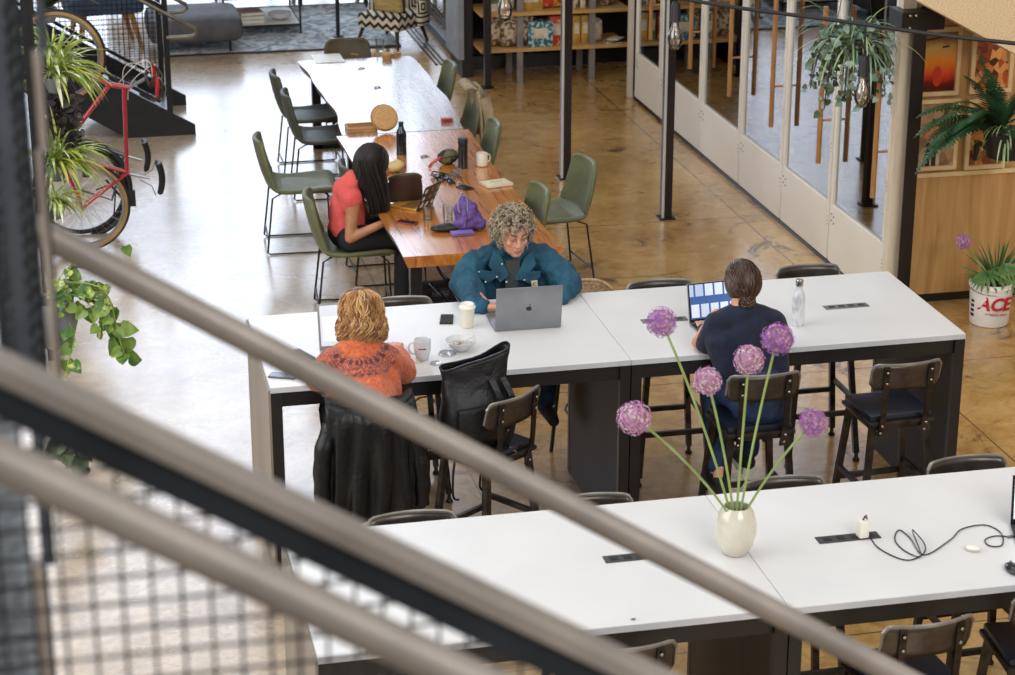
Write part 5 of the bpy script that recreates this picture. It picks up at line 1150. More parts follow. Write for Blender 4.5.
goods('box', 4.96, .36, .14, .29, .12, M_redp, 'tall red box on the lower shop shelf, right of the teal basket', 'box', 20.32)
for k, (x, mt, lb) in enumerate(((5.08, M_grn, 'green packet beside the red box'), (5.17, M_och, 'ochre packet, first of two on the lower shop shelf'), (5.26, M_och, 'ochre packet right of the slim black post'))): goods('package', x, .36, .08, .28, .1, mt, lb, 'package', 20.34)
goods('cloth_bag', 5.39, .36, .12, .24, .1, M_crm, 'small cream cloth bag near the right end of the lower shop shelf', 'bag', 20.34)
for k in range(4):
    o = thing('magazine', 'magazine in the flat pile at the right end of the lower shop shelf', 'magazine', (5.54+.03*(k % 2), 20.26, .36+.012*k), .3*k, 'magazines piled on the lower shop shelf'); m = MB(); m.box((0, 0, .006), (.16, .12, .010)); m.build('cover', [M_crm, M_key, M_patt, M_crm][k], o, smooth=False); m = MB(); m.box((.001, 0, .006), (.157, .118, .006)); m.build('pages', M_paper, o, smooth=False)
goods('box', 4.34, .72, .18, .22, .16, M_crm, 'cream box at the left end of the upper shop shelf', 'box')
goods('cushion', 4.46, .72, .16, .24, .14, M_crm, 'pale cushion on the upper shop shelf by the black post', 'cushion', 20.32)
goods('box', 4.70, .72, .24, .22, .16, M_och, 'wide ochre box on the upper shop shelf', 'box')
goods('cloth_bag', 4.92, .72, .26, .24, .2, M_redp, 'round red patterned bag on the upper shop shelf', 'bag')
for k in range(3): goods('package', 5.08+.075*k, .72, .05, .22, .08, [M_crm, M_patt, M_crm][k], ['cream packet, first right of the slim post on the upper shelf', 'patterned packet between two cream ones on the upper shelf', 'cream packet next to the cloth on the upper shelf'][k], 'package', 20.32)
goods('cloth_bag', 5.50, .72, .2, .18, .16, M_patt, 'folded cloth bundle at the right end of the upper shop shelf', 'cloth')
# shelves seen through the glazed partition, behind it
o = thing('display_shelf', 'wooden shelf of jars seen through the first pane of the glazed partition', 'shelf', (6.0, 18.9, 0))
for z in (.55, .95, 1.4): m = MB(); m.bb((5.62, 19.2, z-.03), (6.9, 19.55, z)); m.build('shelf_board', M_shwood, o, smooth=False, world=True)
for x in (5.64, 6.88): m = MB(); m.bb((x-.02, 19.2, 0), (x+.02, 19.55, 1.9)); m.build('upright', M_shwood, o, smooth=False, world=True)
for k in range(8): goods('jar', 5.74+k*.14, .55, .09, .2, .09, [M_grn, M_org, M_redp, M_och][k % 4], 'small jar on the shelf behind the glazed partition', 'jar', 19.32, group='jars behind the glazed partition')
# ================================================================ ROOM BEHIND THE GLASS
M_trunk = mat('dark_bark', '4a3a30', .8, col2='241b16', scale=12, stretch=(3, 3, .6), bump=.6)
c = PX(868, 112, 6.35); o = thing('round_table', 'round wooden table with a dark trunk base behind the glazed partition', 'table', (6.5, 15.1, 0))
m = MB(); m.lathe([(0, .70), (.45, .70), (.47, .72), (.46, .745), (0, .745)], seg=36); m.build('tabletop', M_traywood, o); m = MB(); m.lathe([(0, 0), (.20, 0), (.17, .3), (.19, .70), (0, .70)], seg=20); m.build('base', M_trunk, o)
for x, y, lab in ((6.3, 17.3, 'black wire stool deep behind the fourth pane'), (7.2, 18.3, 'black wire stool far behind the glazed partition')):
    o = thing('wire_stool', lab, 'stool', (x, y, 0)); m = MB(); m.lathe([(0, .70), (.17, .70), (.18, .72), (0, .73)]); m.build('seat', M_key, o)
    for k in range(4): m = MB(); a = k*PI/2+.6; m.tube([(.12*math.cos(a), .12*math.sin(a), .7), (.2*math.cos(a), .2*math.sin(a), 0)], .01, 6); m.build('leg', M_blackmetal, o)
m = MB(); m.bb((5.6, 19.7, 0), (10.5, 19.8, 3)); struct(m.build('wall_inner', M_dark, smooth=False))
# ================================================================ LOUNGE
M_rugm = mat('rug', 'd9dee2', .95, col2='8d98a2', scale=3.2, distort=3.5, thr=(.42, .58), detail=5, bump=.5, bscale=60)
o = thing('rug', 'blue-grey patterned rug under the coffee table', 'rug', (2.4, 23.3, 0)); m = MB(); m.bb((1.2, 22.2, .001), (3.66, 24.6, .014)); m.build('rug_pile', M_rugm, o, smooth=False, world=True)
m = MB()
for a, b_ in (((1.2, 22.17, .001), (3.66, 22.21, .016)), ((1.2, 24.6, .001), (3.66, 24.64, .016)), ((3.66, 22.17, .001), (3.7, 24.64, .016)), ((1.16, 22.17, .001), (1.2, 24.64, .016))): m.bb(a, b_)
m.build('dark_binding', M_key, o, smooth=False, world=True)
M_ott = mat('grey_upholstery', '5c5b5f', .75, col2='4c4b50', scale=6, bump=.15, bscale=120)
M_sofa = mat('sofa_grey', '9b9894', .85, col2='8a8783', scale=5, bump=.2, bscale=120)
e = PZ(243, 45, .12); o = thing('ottoman', 'large dark grey upholstered ottoman with thin black legs', 'ottoman', (1.52, 22.64, 0))
m = MB(); m.box((0, 0, .26), (1.02, .95, .30), bev=.11); m.build('cushion', M_ott, o, subsurf=1)
for x in (-.36, .36):
    for y in (-.34, .34): m = MB(); m.cyl((x, y, 0), (x, y, .12), .012); m.build('leg', M_blackmetal, o)
o = thing('coffee_table', 'black-framed coffee table with a lower shelf, in front of the sofa', 'coffee table', (2.3, 23.5, .015))
for x in (-.42, .42):
    for y in (-.48, .48): m = MB(); m.box((x, y, .21), (.022, .022, .42)); m.build('leg', M_blackmetal, o, smooth=False)
for z in (.41, .10): m = MB(); m.box((0, -.48, z), (.86, .022, .022)); m.box((0, .48, z), (.86, .022, .022)); m.box((-.42, 0, z), (.022, .96, .022)); m.box((.42, 0, z), (.022, .96, .022)); m.build('frame_rail', M_blackmetal, o, smooth=False)
m = MB(); m.box((0, 0, .11), (.82, .94, .012)); m.build('lower_shelf', M_lid, o, smooth=False)
m = MB(); m.box((0, 0, .425), (.84, .96, .010)); m.build('glass_top', glassy('smoked_glass', 'c8ccd0', .12), o, smooth=False)
G_BK = 'books under the coffee table'
for k, (w, cM) in enumerate(((.30, M_paper), (.28, M_crm), (.26, mat('rose_cover', 'b08a80', .6)))):
    o = thing('book', ['bottom book of the pile under the coffee table', 'middle book of the pile under the coffee table', 'rosy top book of the pile under the coffee table'][k], 'book', (2.18, 23.2, .135+.042*k), .08*k, G_BK)
    m = MB(); m.box((0, 0, .02), (w, .26, .039), bev=.002); m.build('cover', cM, o); m = MB(); m.box((.003, 0, .02), (w-.004, .263, .028)); m.build('pages', M_lid, o, smooth=False)
o = thing('bowl', 'low white bowl under the coffee table', 'bowl', (2.52, 23.25, .135)); m = MB(); m.lathe([(0, .0), (.06, 0), (.12, .04), (.13, .075), (.115, .08), (.10, .05), (0, .02)], seg=28); m.build('bowl_body', M_mug, o); m = MB(); m.tube([(.123*math.cos(t*PI/14), .123*math.sin(t*PI/14), .079) for t in range(29)], .004, 6); m.build('rim', M_lid, o)
o = thing('sofa', 'long grey sofa at the top of the picture, cut off by its edge', 'sofa', (2.3, 25.0, 0))
m = MB(); m.box((0, 0, .31), (3.0, .85, .22), bev=.05); m.build('seat_base', M_sofa, o); m = MB(); m.box((0, .38, .62), (3.0, .18, .5), bev=.06); m.build('backrest', M_sofa, o)
for s in (-1, 1): m = MB(); m.box((s*.76, -.03, .46), (1.46, .75, .15), bev=.05); m.build('seat_cushion', M_sofa, o); m = MB(); m.box((s*1.55, 0, .45), (.14, .85, .5), bev=.05); m.build('armrest', M_sofa, o)
for x in (-1.4, .62, 1.4):
    for y in (-.34, .34): m = MB(); m.box((x, y, .1), (.05, .05, .2)); m.build('leg', M_trunk, o, smooth=False)
# patterned armchair
def pattern_mat(name, kind):
    m = bpy.data.materials.new(name); m.use_nodes = True; nt = m.node_tree; L = nt.links.new; b = nt.nodes['Principled BSDF']; b.inputs['Roughness'].default_value = .9
    tc = nd(nt, 'ShaderNodeTexCoord'); sp = nd(nt, 'ShaderNodeSeparateXYZ'); L(tc.outputs['Object'], sp.inputs[0])
    def M(op, a, c=None, v=None):
        q = nd(nt, 'ShaderNodeMath', operation=op)
        L(a, q.inputs[0]) if not isinstance(a, float) else setattr(q.inputs[0], 'default_value', a)
        if c is not None: L(c, q.inputs[1])
        if v is not None: q.inputs[1].default_value = v
        return q.outputs[0]
    if kind == 'maze':   # nested squares
        def cell(o_): return M('ABSOLUTE', M('SUBTRACT', M('FRACT', M('MULTIPLY', o_, v=3.6)), v=.5))
        s = M('ADD', sp.outputs[0], sp.outputs[1]); mx = M('MAXIMUM', cell(s), cell(sp.outputs[2])); f = M('GREATER_THAN', M('FRACT', M('MULTIPLY', mx, v=7.0)), v=.5)
    else:                # chevrons
        tri = M('ABSOLUTE', M('SUBTRACT', M('FRACT', M('MULTIPLY', M('ADD', sp.outputs[0], sp.outputs[1]), v=9.0)), v=.5)); f = M('GREATER_THAN', M('FRACT', M('ADD', M('MULTIPLY', sp.outputs[2], v=11.0), M('MULTIPLY', tri, v=1.0))), v=.55)
    x = nd(nt, 'ShaderNodeMix', data_type='RGBA'); L(f, x.inputs[0]); x.inputs[6].default_value = lin('d9cdb4'); x.inputs[7].default_value = lin('232024'); L(x.outputs[2], b.inputs['Base Color']); return m
M_maze = pattern_mat('maze_weave', 'maze'); M_chev = pattern_mat('chevron_weave', 'chev')
o = thing('armchair', 'patterned black and cream armchair on dark wooden legs, by the sliding door', 'armchair', (3.66, 22.42, 0), 2.35)
m = MB(); m.box((0, .02, .26), (.56, .54, .17), bev=.05); m.build('seat', M_chev, o)
m = MB(); m.grid(lambda u, v: ((.34-.03*v)*math.sin((u-.5)*3.6), -.05-.30*math.cos((u-.5)*3.6)-.06*v, .20+(.46 - .20*abs(2*u-1)**2.2)*v), 24, 8); m.build('curved_back', M_maze, o, solid=.09, subsurf=1)
for x in (-.22, .22):
    for y in (-.2, .24): m = MB(); m.tube([(x, y, .20), (x*1.25, y*1.25, 0)], [.024, .014], 8); m.build('leg', M_trunk, o)
o = thing('cushion', 'chevron patterned cushion on the patterned armchair', 'cushion', (3.60, 22.34, .345), 2.35); m = MB(); m.box((0, 0, .14), (.38, .12, .28), (-.25, 0, 0), bev=.05); m.build('cushion_body', mat('mustard_chevron', 'cbb27a', .9, col2='a98f55', scale=8, stretch=(1, 1, 6)), o, subsurf=1); m = MB(); m.box((0, .0, .14), (.39, .02, .29), (-.25, 0, 0)); m.build('piping', M_key, o)
# thin black post near the sofa, blue chair behind the stair
M_blue = mat('blue_upholstery', '3c5068', .8, col2='30435a', scale=6, bump=.15, bscale=100)
o = thing('thin_post', 'thin black pole standing on the rug before the sofa', 'post', (3.10, 22.76, 0.015)); m = MB(); m.cyl((0, 0, 0), (0, 0, 2.2), .022); m.build('pole', M_blackmetal, o); m = MB(); m.lathe([(0, .0), (.06, 0), (.06, .01), (.024, .02)]); m.build('foot_plate', M_blackmetal, o)
bc = PZ(128, 42, 0); o = thing('blue_armchair', 'blue armchair with wooden legs behind the stair mesh', 'armchair', (.58, 22.85, 0), .15)
m = MB(); m.box((0, 0, .48), (.80, .62, .18), bev=.06); m.build('seat', M_blue, o); m = MB(); m.box((0, .30, .72), (.78, .14, .46), (-.15, 0, 0), bev=.05); m.build('backrest', M_blue, o)
for x in (-.3, .32):
    for y in (-.24, .24): m = MB(); m.tube([(x*.8, y, .40), (x*1.1, y*1.1, 0)], [.035, .02], 8); m.build('leg', M_traywood, o)
# ================================================================ STAIR WITH MESH RAILING
M_str = mat('stair_black', '1d1c1e', .4, metal=.3, col2='151416')
o = thing('staircase', 'black steel staircase with wire mesh railing at the upper left', 'staircase', (.6, 19.4, 0))
sl = .60; SXF = 1.24
for y in (18.85, 20.0):
    m = MB(); m.prism([(SXF, 0), (SXF, .09), (SXF-2.6, .09+2.6*sl), (SXF-2.6, -.30+2.6*sl), (SXF-.62, 0)], (0, y, 0), (1, 0, 0), (0, 0, 1), (0, 1, 0), .04); m.build('stringer', M_str, o, smooth=False, world=True)
for k in range(8):
    x = SXF-.20-.27*k; z = .10+.162*k; m = MB(); m.bb((x-.28, 18.89, z), (x, 20.0, z+.04)); m.build('tread', mat('tread_steel', '6d7076', .3, metal=.7) if 'tread_steel' not in MATS else MATS['tread_steel'], o, smooth=False, world=True)
for y in (18.87, 20.02):
    xb = 1.02; H_ = 1.02
    m = MB(); m.bb((xb-.025, y-.025, .15), (xb+.025, y+.025, .15+H_+.12)); m.build('newel_post', M_str, o, smooth=False, world=True)
    m = MB(); m.bar((xb-.0, y, .14+H_), (xb-2.3, y, .14+H_+2.3*sl), .04, .04); m.bar((xb-.08, y, .32), (xb-2.3, y, .32+2.22*sl), .03, .03); m.build('railing_frame', M_str, o, smooth=False, world=True)
    m = MB()
    n = 50
    for k in range(n):
        x = xb-.06-k*.045; z0 = .32+(xb-.08-x)*sl; z1 = .14+H_+(xb-x)*sl
        m.tube([(x, y, z0), (x, y, z1)], .0022, 4)
    for k in range(46):
        z = .36+k*.045; xa = xb-.04 if z < .14+H_ else xb-(z-.14-H_)/sl; xe = xb-.08-(z-.32)/sl
        if xe < xb-2.3: xe = xb-2.3
        if xa-xe > .03: m.tube([(xa, y, z), (xe, y, z)], .0022, 4)
    m.build('wire_mesh', M_str, o, world=True)['kind'] = 'stuff'
    m = MB(); zt_ = .14+H_-.03; yy = y-.06
    m.tube([(xb-2.3, yy, zt_+2.3*sl), (xb+.0, yy, zt_), (xb+.26, yy, zt_-.15), (xb+.27, yy, zt_-.19), (xb+.22, yy, zt_-.22), (xb, yy, zt_-.22)], .019, 10); m.build('handrail', mat('bare_steel', '8a8076', .3, metal=.85, col2='6e655c') if 'bare_steel' not in MATS else MATS['bare_steel'], o, world=True)
# ================================================================ PLANTS
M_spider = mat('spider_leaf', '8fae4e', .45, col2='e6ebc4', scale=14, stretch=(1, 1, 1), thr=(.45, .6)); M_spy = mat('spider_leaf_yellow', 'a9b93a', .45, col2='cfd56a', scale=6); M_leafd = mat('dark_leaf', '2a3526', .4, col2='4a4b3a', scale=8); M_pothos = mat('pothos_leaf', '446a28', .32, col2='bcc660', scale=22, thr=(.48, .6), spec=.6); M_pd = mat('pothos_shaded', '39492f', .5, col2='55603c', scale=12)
M_pot = mat('grey_pot', '8f9294', .45, col2='74777a', scale=5); M_fern = mat('fern_leaf', '3b6340', .45, col2='26472c', scale=8); M_palm = mat('palm_leaf', '4c7a46', .45, col2='35602f', scale=5)
def pot(o, r, h, mtl=None, c=(0, 0, 0)):
    m = MB(); m.lathe([(0, .0), (r*.7, 0), (r, h*.6), (r*1.02, h), (r*.94, h), (r*.9, h*.85), (0, h*.85)], c, 24); m.build('pot', mtl or M_pot, o, world=False)
    m = MB(); m.lathe([(0, h*.88), (r*.9, h*.86)], c, 16); m.build('potting_soil', M_trunk, o)
def spider(loc, label, R=.26, n=110, mtls=None, seed=1, name='spider_plant', droop=1.3, W=.010, dirb=(0, 0), pr=.10, up=.35):
    o = thing(name, label, 'plant', loc); rnd = random.Random(seed); pot(o, pr*.75, .11); m = MB(); mt = mtls or [M_spider, M_spy]
    for k in range(n):
        a = rnd.uniform(0, 2*PI); e = rnd.uniform(up, 1.3); d = Vector((math.cos(a)*math.cos(e)+dirb[0], math.sin(a)*math.cos(e)+dirb[1], math.sin(e))); m.mi = rnd.randrange(len(mt))
        m.leaf((rnd.uniform(-.03, .03), rnd.uniform(-.03, .03), .12), d, (0, 0, 1), R*rnd.uniform(.7, 1.35), W*rnd.uniform(.7, 1.2), droop=droop*rnd.uniform(.7, 1.2), n=8, fold=.4)
    m.build('foliage', mt, o, solid=0)['kind'] = 'stuff'; return o
def heart(m, p, d, n, s):
    d = Vector(d).normalized(); n = Vector(n).normalized(); side = d.cross(n).normalized(); p = Vector(p)
    prof = [(0, .0), (-.08, .34), (.12, .52), (.40, .50), (.70, .30), (1.0, 0)]
    c = [m.bm.verts.new(p + d*(t*s) + n*(-.05*s*math.sin(t*3))) for t in (0, .12, .4, .7)]; tip = m.bm.verts.new(p + d*s - n*s*.12)
    for sg in (-1, 1):
        e = [m.bm.verts.new(p + d*(t*s) + side*(sg*w*s) + n*(w*s*.18)) for t, w in prof[1:5]]
        q = [c[0], e[0], e[1]]; m.face([c[0], e[0], e[1], c[1]]); m.face([c[1], e[1], e[2], c[2]]); m.face([c[2], e[2], e[3], c[3]]); m.face([c[3], e[3], tip])
def vine(o, pts, m, ml, rnd, s=.1, step=1, sz=None):
    sp = spline(pts, 7); m.tube(sp, .004, 5)
    for i in range(1, len(sp), step):
        t = i/len(sp); a = rnd.uniform(0, 6.28); d = Vector((math.cos(a), math.sin(a)*.6, rnd.uniform(-1.1, -.2))); st = sp[i] + d*.03; ml.mi = rnd.randrange(2)
        ml.tube([sp[i], st], .0018, 4, cap=False); heart(ml, st, d, (rnd.uniform(-.5, .5), -1, .8), s*rnd.uniform(.6, 1.2))
# plant wall frame
o = thing('plant_rack', 'dark steel rack of planters along the left side', 'plant rack', (0.0, 14.6, 0))
for y in (13.2, 14.6, 16.2): m = MB(); m.bb((-.16, y-.03, 0), (-.10, y+.03, 2.6)); m.build('rack_post', M_str, o, smooth=False, world=True)
for z in (.25, .95, 1.6, 2.3): m = MB(); m.bb((-.16, 13.2, z-.02), (-.12, 16.2, z+.02)); m.build('rack_rail', M_str, o, smooth=False, world=True)
def place(px, py, y): return PY(px, py, y)
p = place(56, 92, 14.9); spider(p, 'bright variegated spider plant in front of the upper bicycle wheel', .36, 150, seed=2, dirb=(.5, -.1), W=.013)
p = place(50, 66, 15.0); spider(p, 'yellow-green spider plant at the top of the plant rack', .22, 40, seed=6, dirb=(.2, -.1), mtls=[M_spy, M_spider])
p = place(57, 180, 14.8); spider(p, 'variegated spider plant in front of the lower bicycle wheel', .36, 130, seed=3, dirb=(.4, -.1), W=.012)
p = place(55, 218, 14.7); spider(p, 'small yellow-green spider plant below the variegated ones', .24, 60, mtls=[M_spy, M_spider], seed=4, dirb=(.4, -.1))
p = place(48, 22, 16.2); spider(p, 'tall dark leafy plant behind the upper bicycle wheel', .45, 40, mtls=[M_leafd, M_fern], seed=8, name='leafy_plant', droop=.6, W=.03, dirb=(.3, 0), up=.6)
# dark clump
rnd = random.Random(21); c = place(53, 122, 14.9); o = thing('dark_foliage_plant', 'clump of dark purplish trailing leaves between the two spider plants', 'plant', c); m = MB()
for k in range(240):
    m.mi = rnd.choice((0, 0, 0, 1)); q = Vector((rnd.uniform(-.06, .16)+.02, rnd.uniform(-.1, .1), rnd.uniform(-.24, .2))); heart(m, q, (rnd.uniform(-1, 1), rnd.uniform(-1, .3), rnd.uniform(-1, .6)), (rnd.uniform(-1, 1), -1, rnd.uniform(-.3, 1)), rnd.uniform(.04, .08))
m.build('foliage', [mat('purple_black_leaf', '2b2226', .35, col2='4d4348', scale=10), M_leafd], o, smooth=False)['kind'] = 'stuff'
m = MB()
for k in range(8): a = k*.8; m.tube(spline([(.02, 0, .15), (.05+.05*math.cos(a), -.05, .0), (.08*math.cos(a)+.05, -.06, -.22)], 6), .004, 5)
m.build('stem', M_trunk, o)
# pothos in a grey pot
pc_ = place(52, 318, 12.4); o = thing('pothos_plant', 'variegated pothos trailing from a round grey hanging pot', 'plant', pc_)
m = MB(); m.lathe([(0, -.19), (.06, -.185), (.13, -.12), (.155, -.02), (.145, .08), (.13, .12), (.12, .11), (.13, .0), (0, .05)], seg=32); m.build('pot', M_pot, o)
m = MB(); m.tube([(.0, .14, .05), (-.02, .5, .08), (-.13-pc_.x, 13.2-pc_.y, .05)], .010, 6); m.build('bracket_arm', M_str, o)
rnd = random.Random(5); mv = MB(); ml = MB(); L0 = Vector(pc_)
def loc_(px, py, dy=0): return PY(px, py, 12.3+dy) - L0
for pts, s, st in ((((60, 285), (78, 290), (96, 300), (104, 330)), .085, 2), (((62, 282), (90, 284), (108, 296), (120, 340), (126, 358)), .10, 2), (((60, 290), (84, 300), (98, 316), (112, 326)), .08, 2), (((58, 300), (74, 336), (68, 362), (66, 384)), .085, 4), (((58, 280), (66, 270), (78, 262), (92, 258)), .07, 3), (((56, 285), (62, 300), (66, 310)), .06, 2)):
    vine(o, [loc_(x, y, -.02*k) for k, (x, y) in enumerate(pts)], mv, ml, rnd, s, st)
for (x, y, s) in ((118, 335, .13), (126, 350, .12), (110, 320, .12), (98, 300, .11), (88, 320, .1), (70, 350, .1), (66, 372, .09), (126, 258, .07), (80, 296, .1), (104, 296, .1)):
    ml.mi = rnd.randrange(2); heart(ml, loc_(x, y-12), (rnd.uniform(-.3, .5), -.2, -1), (rnd.uniform(-.6, .6), -1, .5), s)
ml.build('foliage', [M_pothos, mat('pothos_green', '3d6524', .35, col2='7f983c', scale=10)], o, smooth=False)['kind'] = 'stuff'; mv.build('vine', M_stem, o)
c = PY(70, 445, 10.8); o = thing('trailing_plant', 'sprig of small dusky leaves hanging between the two lower handrails', 'plant', c); L0 = Vector(c); mv = MB(); ml = MB()
for pts in (((52, 395), (60, 425), (72, 445), (80, 462)), ((60, 425), (76, 440), (92, 462)), ((64, 430), (60, 446), (66, 452))): vine(o, [PY(x, y, 10.8)-L0 for x, y in pts], mv, ml, rnd, .095, 2)
ml.build('foliage', [M_pd, M_leafd], o, smooth=False)['kind'] = 'stuff'; mv.build('vine', M_trunk, o)
# ================================================================ BICYCLE hung on its rear wheel
M_redf = mat('red_enamel', 'c41f30', .3, col2='a51827', scale=3, coat=.6); M_tyre = mat('tyre_black', '1c1b1c', .7); M_wall = mat('tan_sidewall', 'a8875a', .7, col2='8f7048'); M_rim = mat('rim_alloy', '9a9a9c', .3, metal=.8)
o = thing('bicycle', 'red road bicycle standing upright on its rear wheel against the plant rack', 'bicycle', (.2, 15.5, 0)); BY = 15.5
def bp(px, py, dy=0): return PY(px, py, BY+dy)
nv = Vector((.0, 1, 0)); fa = bp(57, 57); ra = Vector((bp(68, 0).x, BY, .355))
for c, name in ((fa, 'wheel'), (ra, 'wheel')):
    R_ = .335; ring = lambda r, y=0, n=48: [(c.x+r*math.cos(2*PI*k/n), BY+y, c.z+r*math.sin(2*PI*k/n)) for k in range(n+1)]
    m = MB(); m.tube(ring(R_), .019, 8, cap=False); w = m.build(name, M_tyre, o, world=True)
    m = MB(); m.tube(ring(R_-.012, -.012), .017, 6, cap=False); m.build('tan_sidewall', M_wall, w, world=True)
    m = MB(); m.tube(ring(R_-.036), .010, 6, cap=False); m.build('rim', M_rim, w, world=True)
    m = MB()
    for k in range(28): a = 2*PI*k/28; m.tube([(c.x+.02*math.cos(a+.9*(-1)**k), BY+.02*(-1)**k, c.z+.02*math.sin(a+.9*(-1)**k)), (c.x+(R_-.036)*math.cos(a), BY, c.z+(R_-.036)*math.sin(a))], .0011, 3)
    m.build('spoke', M_rim, w, world=True)['kind'] = 'stuff'
    m = MB(); m.cyl((c.x, BY-.05, c.z), (c.x, BY+.05, c.z), .022); m.build('hub', M_rim, w, world=True)
ht, hb_ = bp(124, 88), bp(110, 84); sc_ = bp(127, 173); bb = bp(58, 154); 
m = MB()
m.tube([hb_, bb], .0175, 10); m.tube([ht, sc_], .0150, 10); m.tube([ht+Vector((.04, 0, -.0)), hb_+Vector((-.03, 0, 0))], .019, 10); m.tube([sc_+Vector((.02, 0, 0)), bb], .0150, 10)
for s in (-1, 1): m.tube([sc_+Vector((0, s*.02, 0)), ra+Vector((0, s*.055, 0))], .008, 8); m.tube([bb+Vector((0, s*.025, 0)), ra+Vector((0, s*.055, 0))], .009, 8)
m.build('frame', M_redf, o, world=True)
m = MB()
for s in (-1, 1): m.tube([hb_+Vector((-.02, s*.025, 0)), hb_.lerp(fa, .5)+Vector((-.01, s*.05, .02)), fa+Vector((0, s*.05, 0))], .011, 8)
m.build('fork', M_redf, o, world=True)
m = MB(); m.tube([sc_, bp(150, 178)], .012, 8); m.build('seat_post', M_rim, o, world=True)
def saddle(px, py, dy, ln=.25):
    c = bp(px, py, dy); m = MB()
    m.grid(lambda u, v: (c.x+.02+.025*math.sin(u*PI)-.02*abs(2*v-1)**2, c.y+(v-.5)*(.05+.11*(max(0, 1-u*1.1))), c.z+ln*(.5-u)), 12, 8); return m
saddle(157, 178, 0).build('saddle', M_key, o, world=True, solid=.038, subsurf=1)
m = MB(); m.tube([bp(140, 178), bp(152, 170), bp(156, 160)], .004, 6); m.tube([bp(140, 180), bp(152, 186), bp(156, 196)], .004, 6); m.build('saddle_rail', M_rim, o, world=True)
m = MB(); bc_ = ht+Vector((.03, 0, .0)); st_ = bp(146, 78); m.tube([bc_, st_], .013, 8); m.build('stem', M_rim, o, world=True)
for s in (-1, 1):
    m = MB(); q = st_; m.tube(spline([q, q+Vector((.0, s*.10, .01)), q+Vector((.02, s*.20, -.01)), q+Vector((.05, s*.21, .05)), q+Vector((.10, s*.21, .0)), q+Vector((.09, s*.21, -.09)), q+Vector((.03, s*.21, -.12))], 6), .012, 8); hb2 = m.build('handlebar', M_trunk, o, world=True)
    m = MB(); m.tube([q+Vector((.07, s*.21, .05)), q+Vector((.07, s*.22, -.02)), q+Vector((.06, s*.22, -.09))], [.016, .018, .012], 8); m.build('red_brake_hood', M_redf, hb2, world=True)
    m = MB(); m.tube([q+Vector((.09, s*.21, .04)), q+Vector((.13, s*.21, -.03)), q+Vector((.11, s*.21, -.13))], .005, 6); m.build('brake_lever', M_rim, hb2, world=True)
m = MB()
for a, b_, c_ in (((124, 86), (118, 62), (150, 72)), ((118, 84), (140, 56), (152, 80)), ((128, 100), (126, 80), (150, 66))): m.tube(bez(bp(*a), bp(*b_), bp(b_[0]+14, b_[1]-6), bp(*c_), 12), .003, 5)
m.build('brake_cable', M_paper, o, world=True)
m = MB(); m.lathe([(.085, -.003), (.09, 0), (.085, .003), (.03, .003), (.03, -.003), (.085, -.003)], bb+Vector((0, -.05, 0)), 30, (PI/2, 0, 0)); m.build('chainring', M_key, o, world=True)
for s, e_ in ((-1, bp(86, 170)), (1, bp(38, 138))):
    m = MB(); m.tube([bb+Vector((0, s*.07, 0)), Vector((e_.x, BY+s*.08, e_.z))], .009, 8); cr = m.build('crank', M_rim, o, world=True); m = MB(); m.box((e_.x, BY+s*.13, e_.z), (.06, .09, .02), bev=.005); m.build('pedal', M_key, cr, world=True)
# second bicycle behind: dark mudguards, grey tube, saddle
o = thing('bicycle', 'dark bicycle behind the red one, only its mudguard, saddle and grey tube showing', 'bicycle', (.3, 15.95, 0)); BY = 15.95
c2 = Vector((bp(66, 0).x, BY, .36)); R_ = .34
m = MB(); m.tube([(c2.x+R_*math.cos(a), BY, c2.z+R_*math.sin(a)) for a in [2*PI*k/48 for k in range(49)]], .018, 8, cap=False); w = m.build('wheel', M_tyre, o, world=True)
m = MB()
for k in range(24): a = 2*PI*k/24; m.tube([c2, (c2.x+.32*math.cos(a), BY, c2.z+.32*math.sin(a))], .0012, 3)
m.build('spoke', M_rim, w, world=True)['kind'] = 'stuff'
m = MB(); m.tube([(c2.x+.38*math.cos(a), BY, c2.z+.38*math.sin(a)) for a in [-1.4+k*.14 for k in range(24)]], .022, 8, flat=1); m.build('mudguard', M_key, o, world=True)
m = MB(); m.tube([bp(72, 136), bp(124, 155)], .016, 8); m.tube([bp(124, 155), bp(112, 200), c2], .010, 8); m.tube([bp(72, 136), c2+Vector((-.1, 0, .3)), c2], .010, 8); m.build('frame', mat('gunmetal_tube', '5f6064', .35, metal=.6), o, world=True)
m = MB(); m.tube([bp(124, 155), bp(142, 160)], .012, 8); m.build('seat_post', M_rim, o, world=True)
saddle(143, 156, 0, .24).build('saddle', M_key, o, world=True, solid=.034, subsurf=1)
m = MB(); q = bp(124, 200); m.box(q, (.045, .09, .11), bev=.008); pd = m.build('pedal', M_key, o, world=True); m = MB(); m.tube([bp(106, 180), q], .009, 8); m.build('crank', M_key, o, world=True)
m = MB(); m.tube([bp(108, 165), bp(116, 185), bp(114, 215), bp(118, 225)], .006, 6); m.tube([bp(96, 190), bp(116, 182), bp(118, 160)], .006, 6); m.build('luggage_rack', M_key, o, world=True)
m = MB(); m.box(bp(131, 198), (.07, .05, .13), bev=.01); m.build('rear_lamp', M_key, o, world=True)
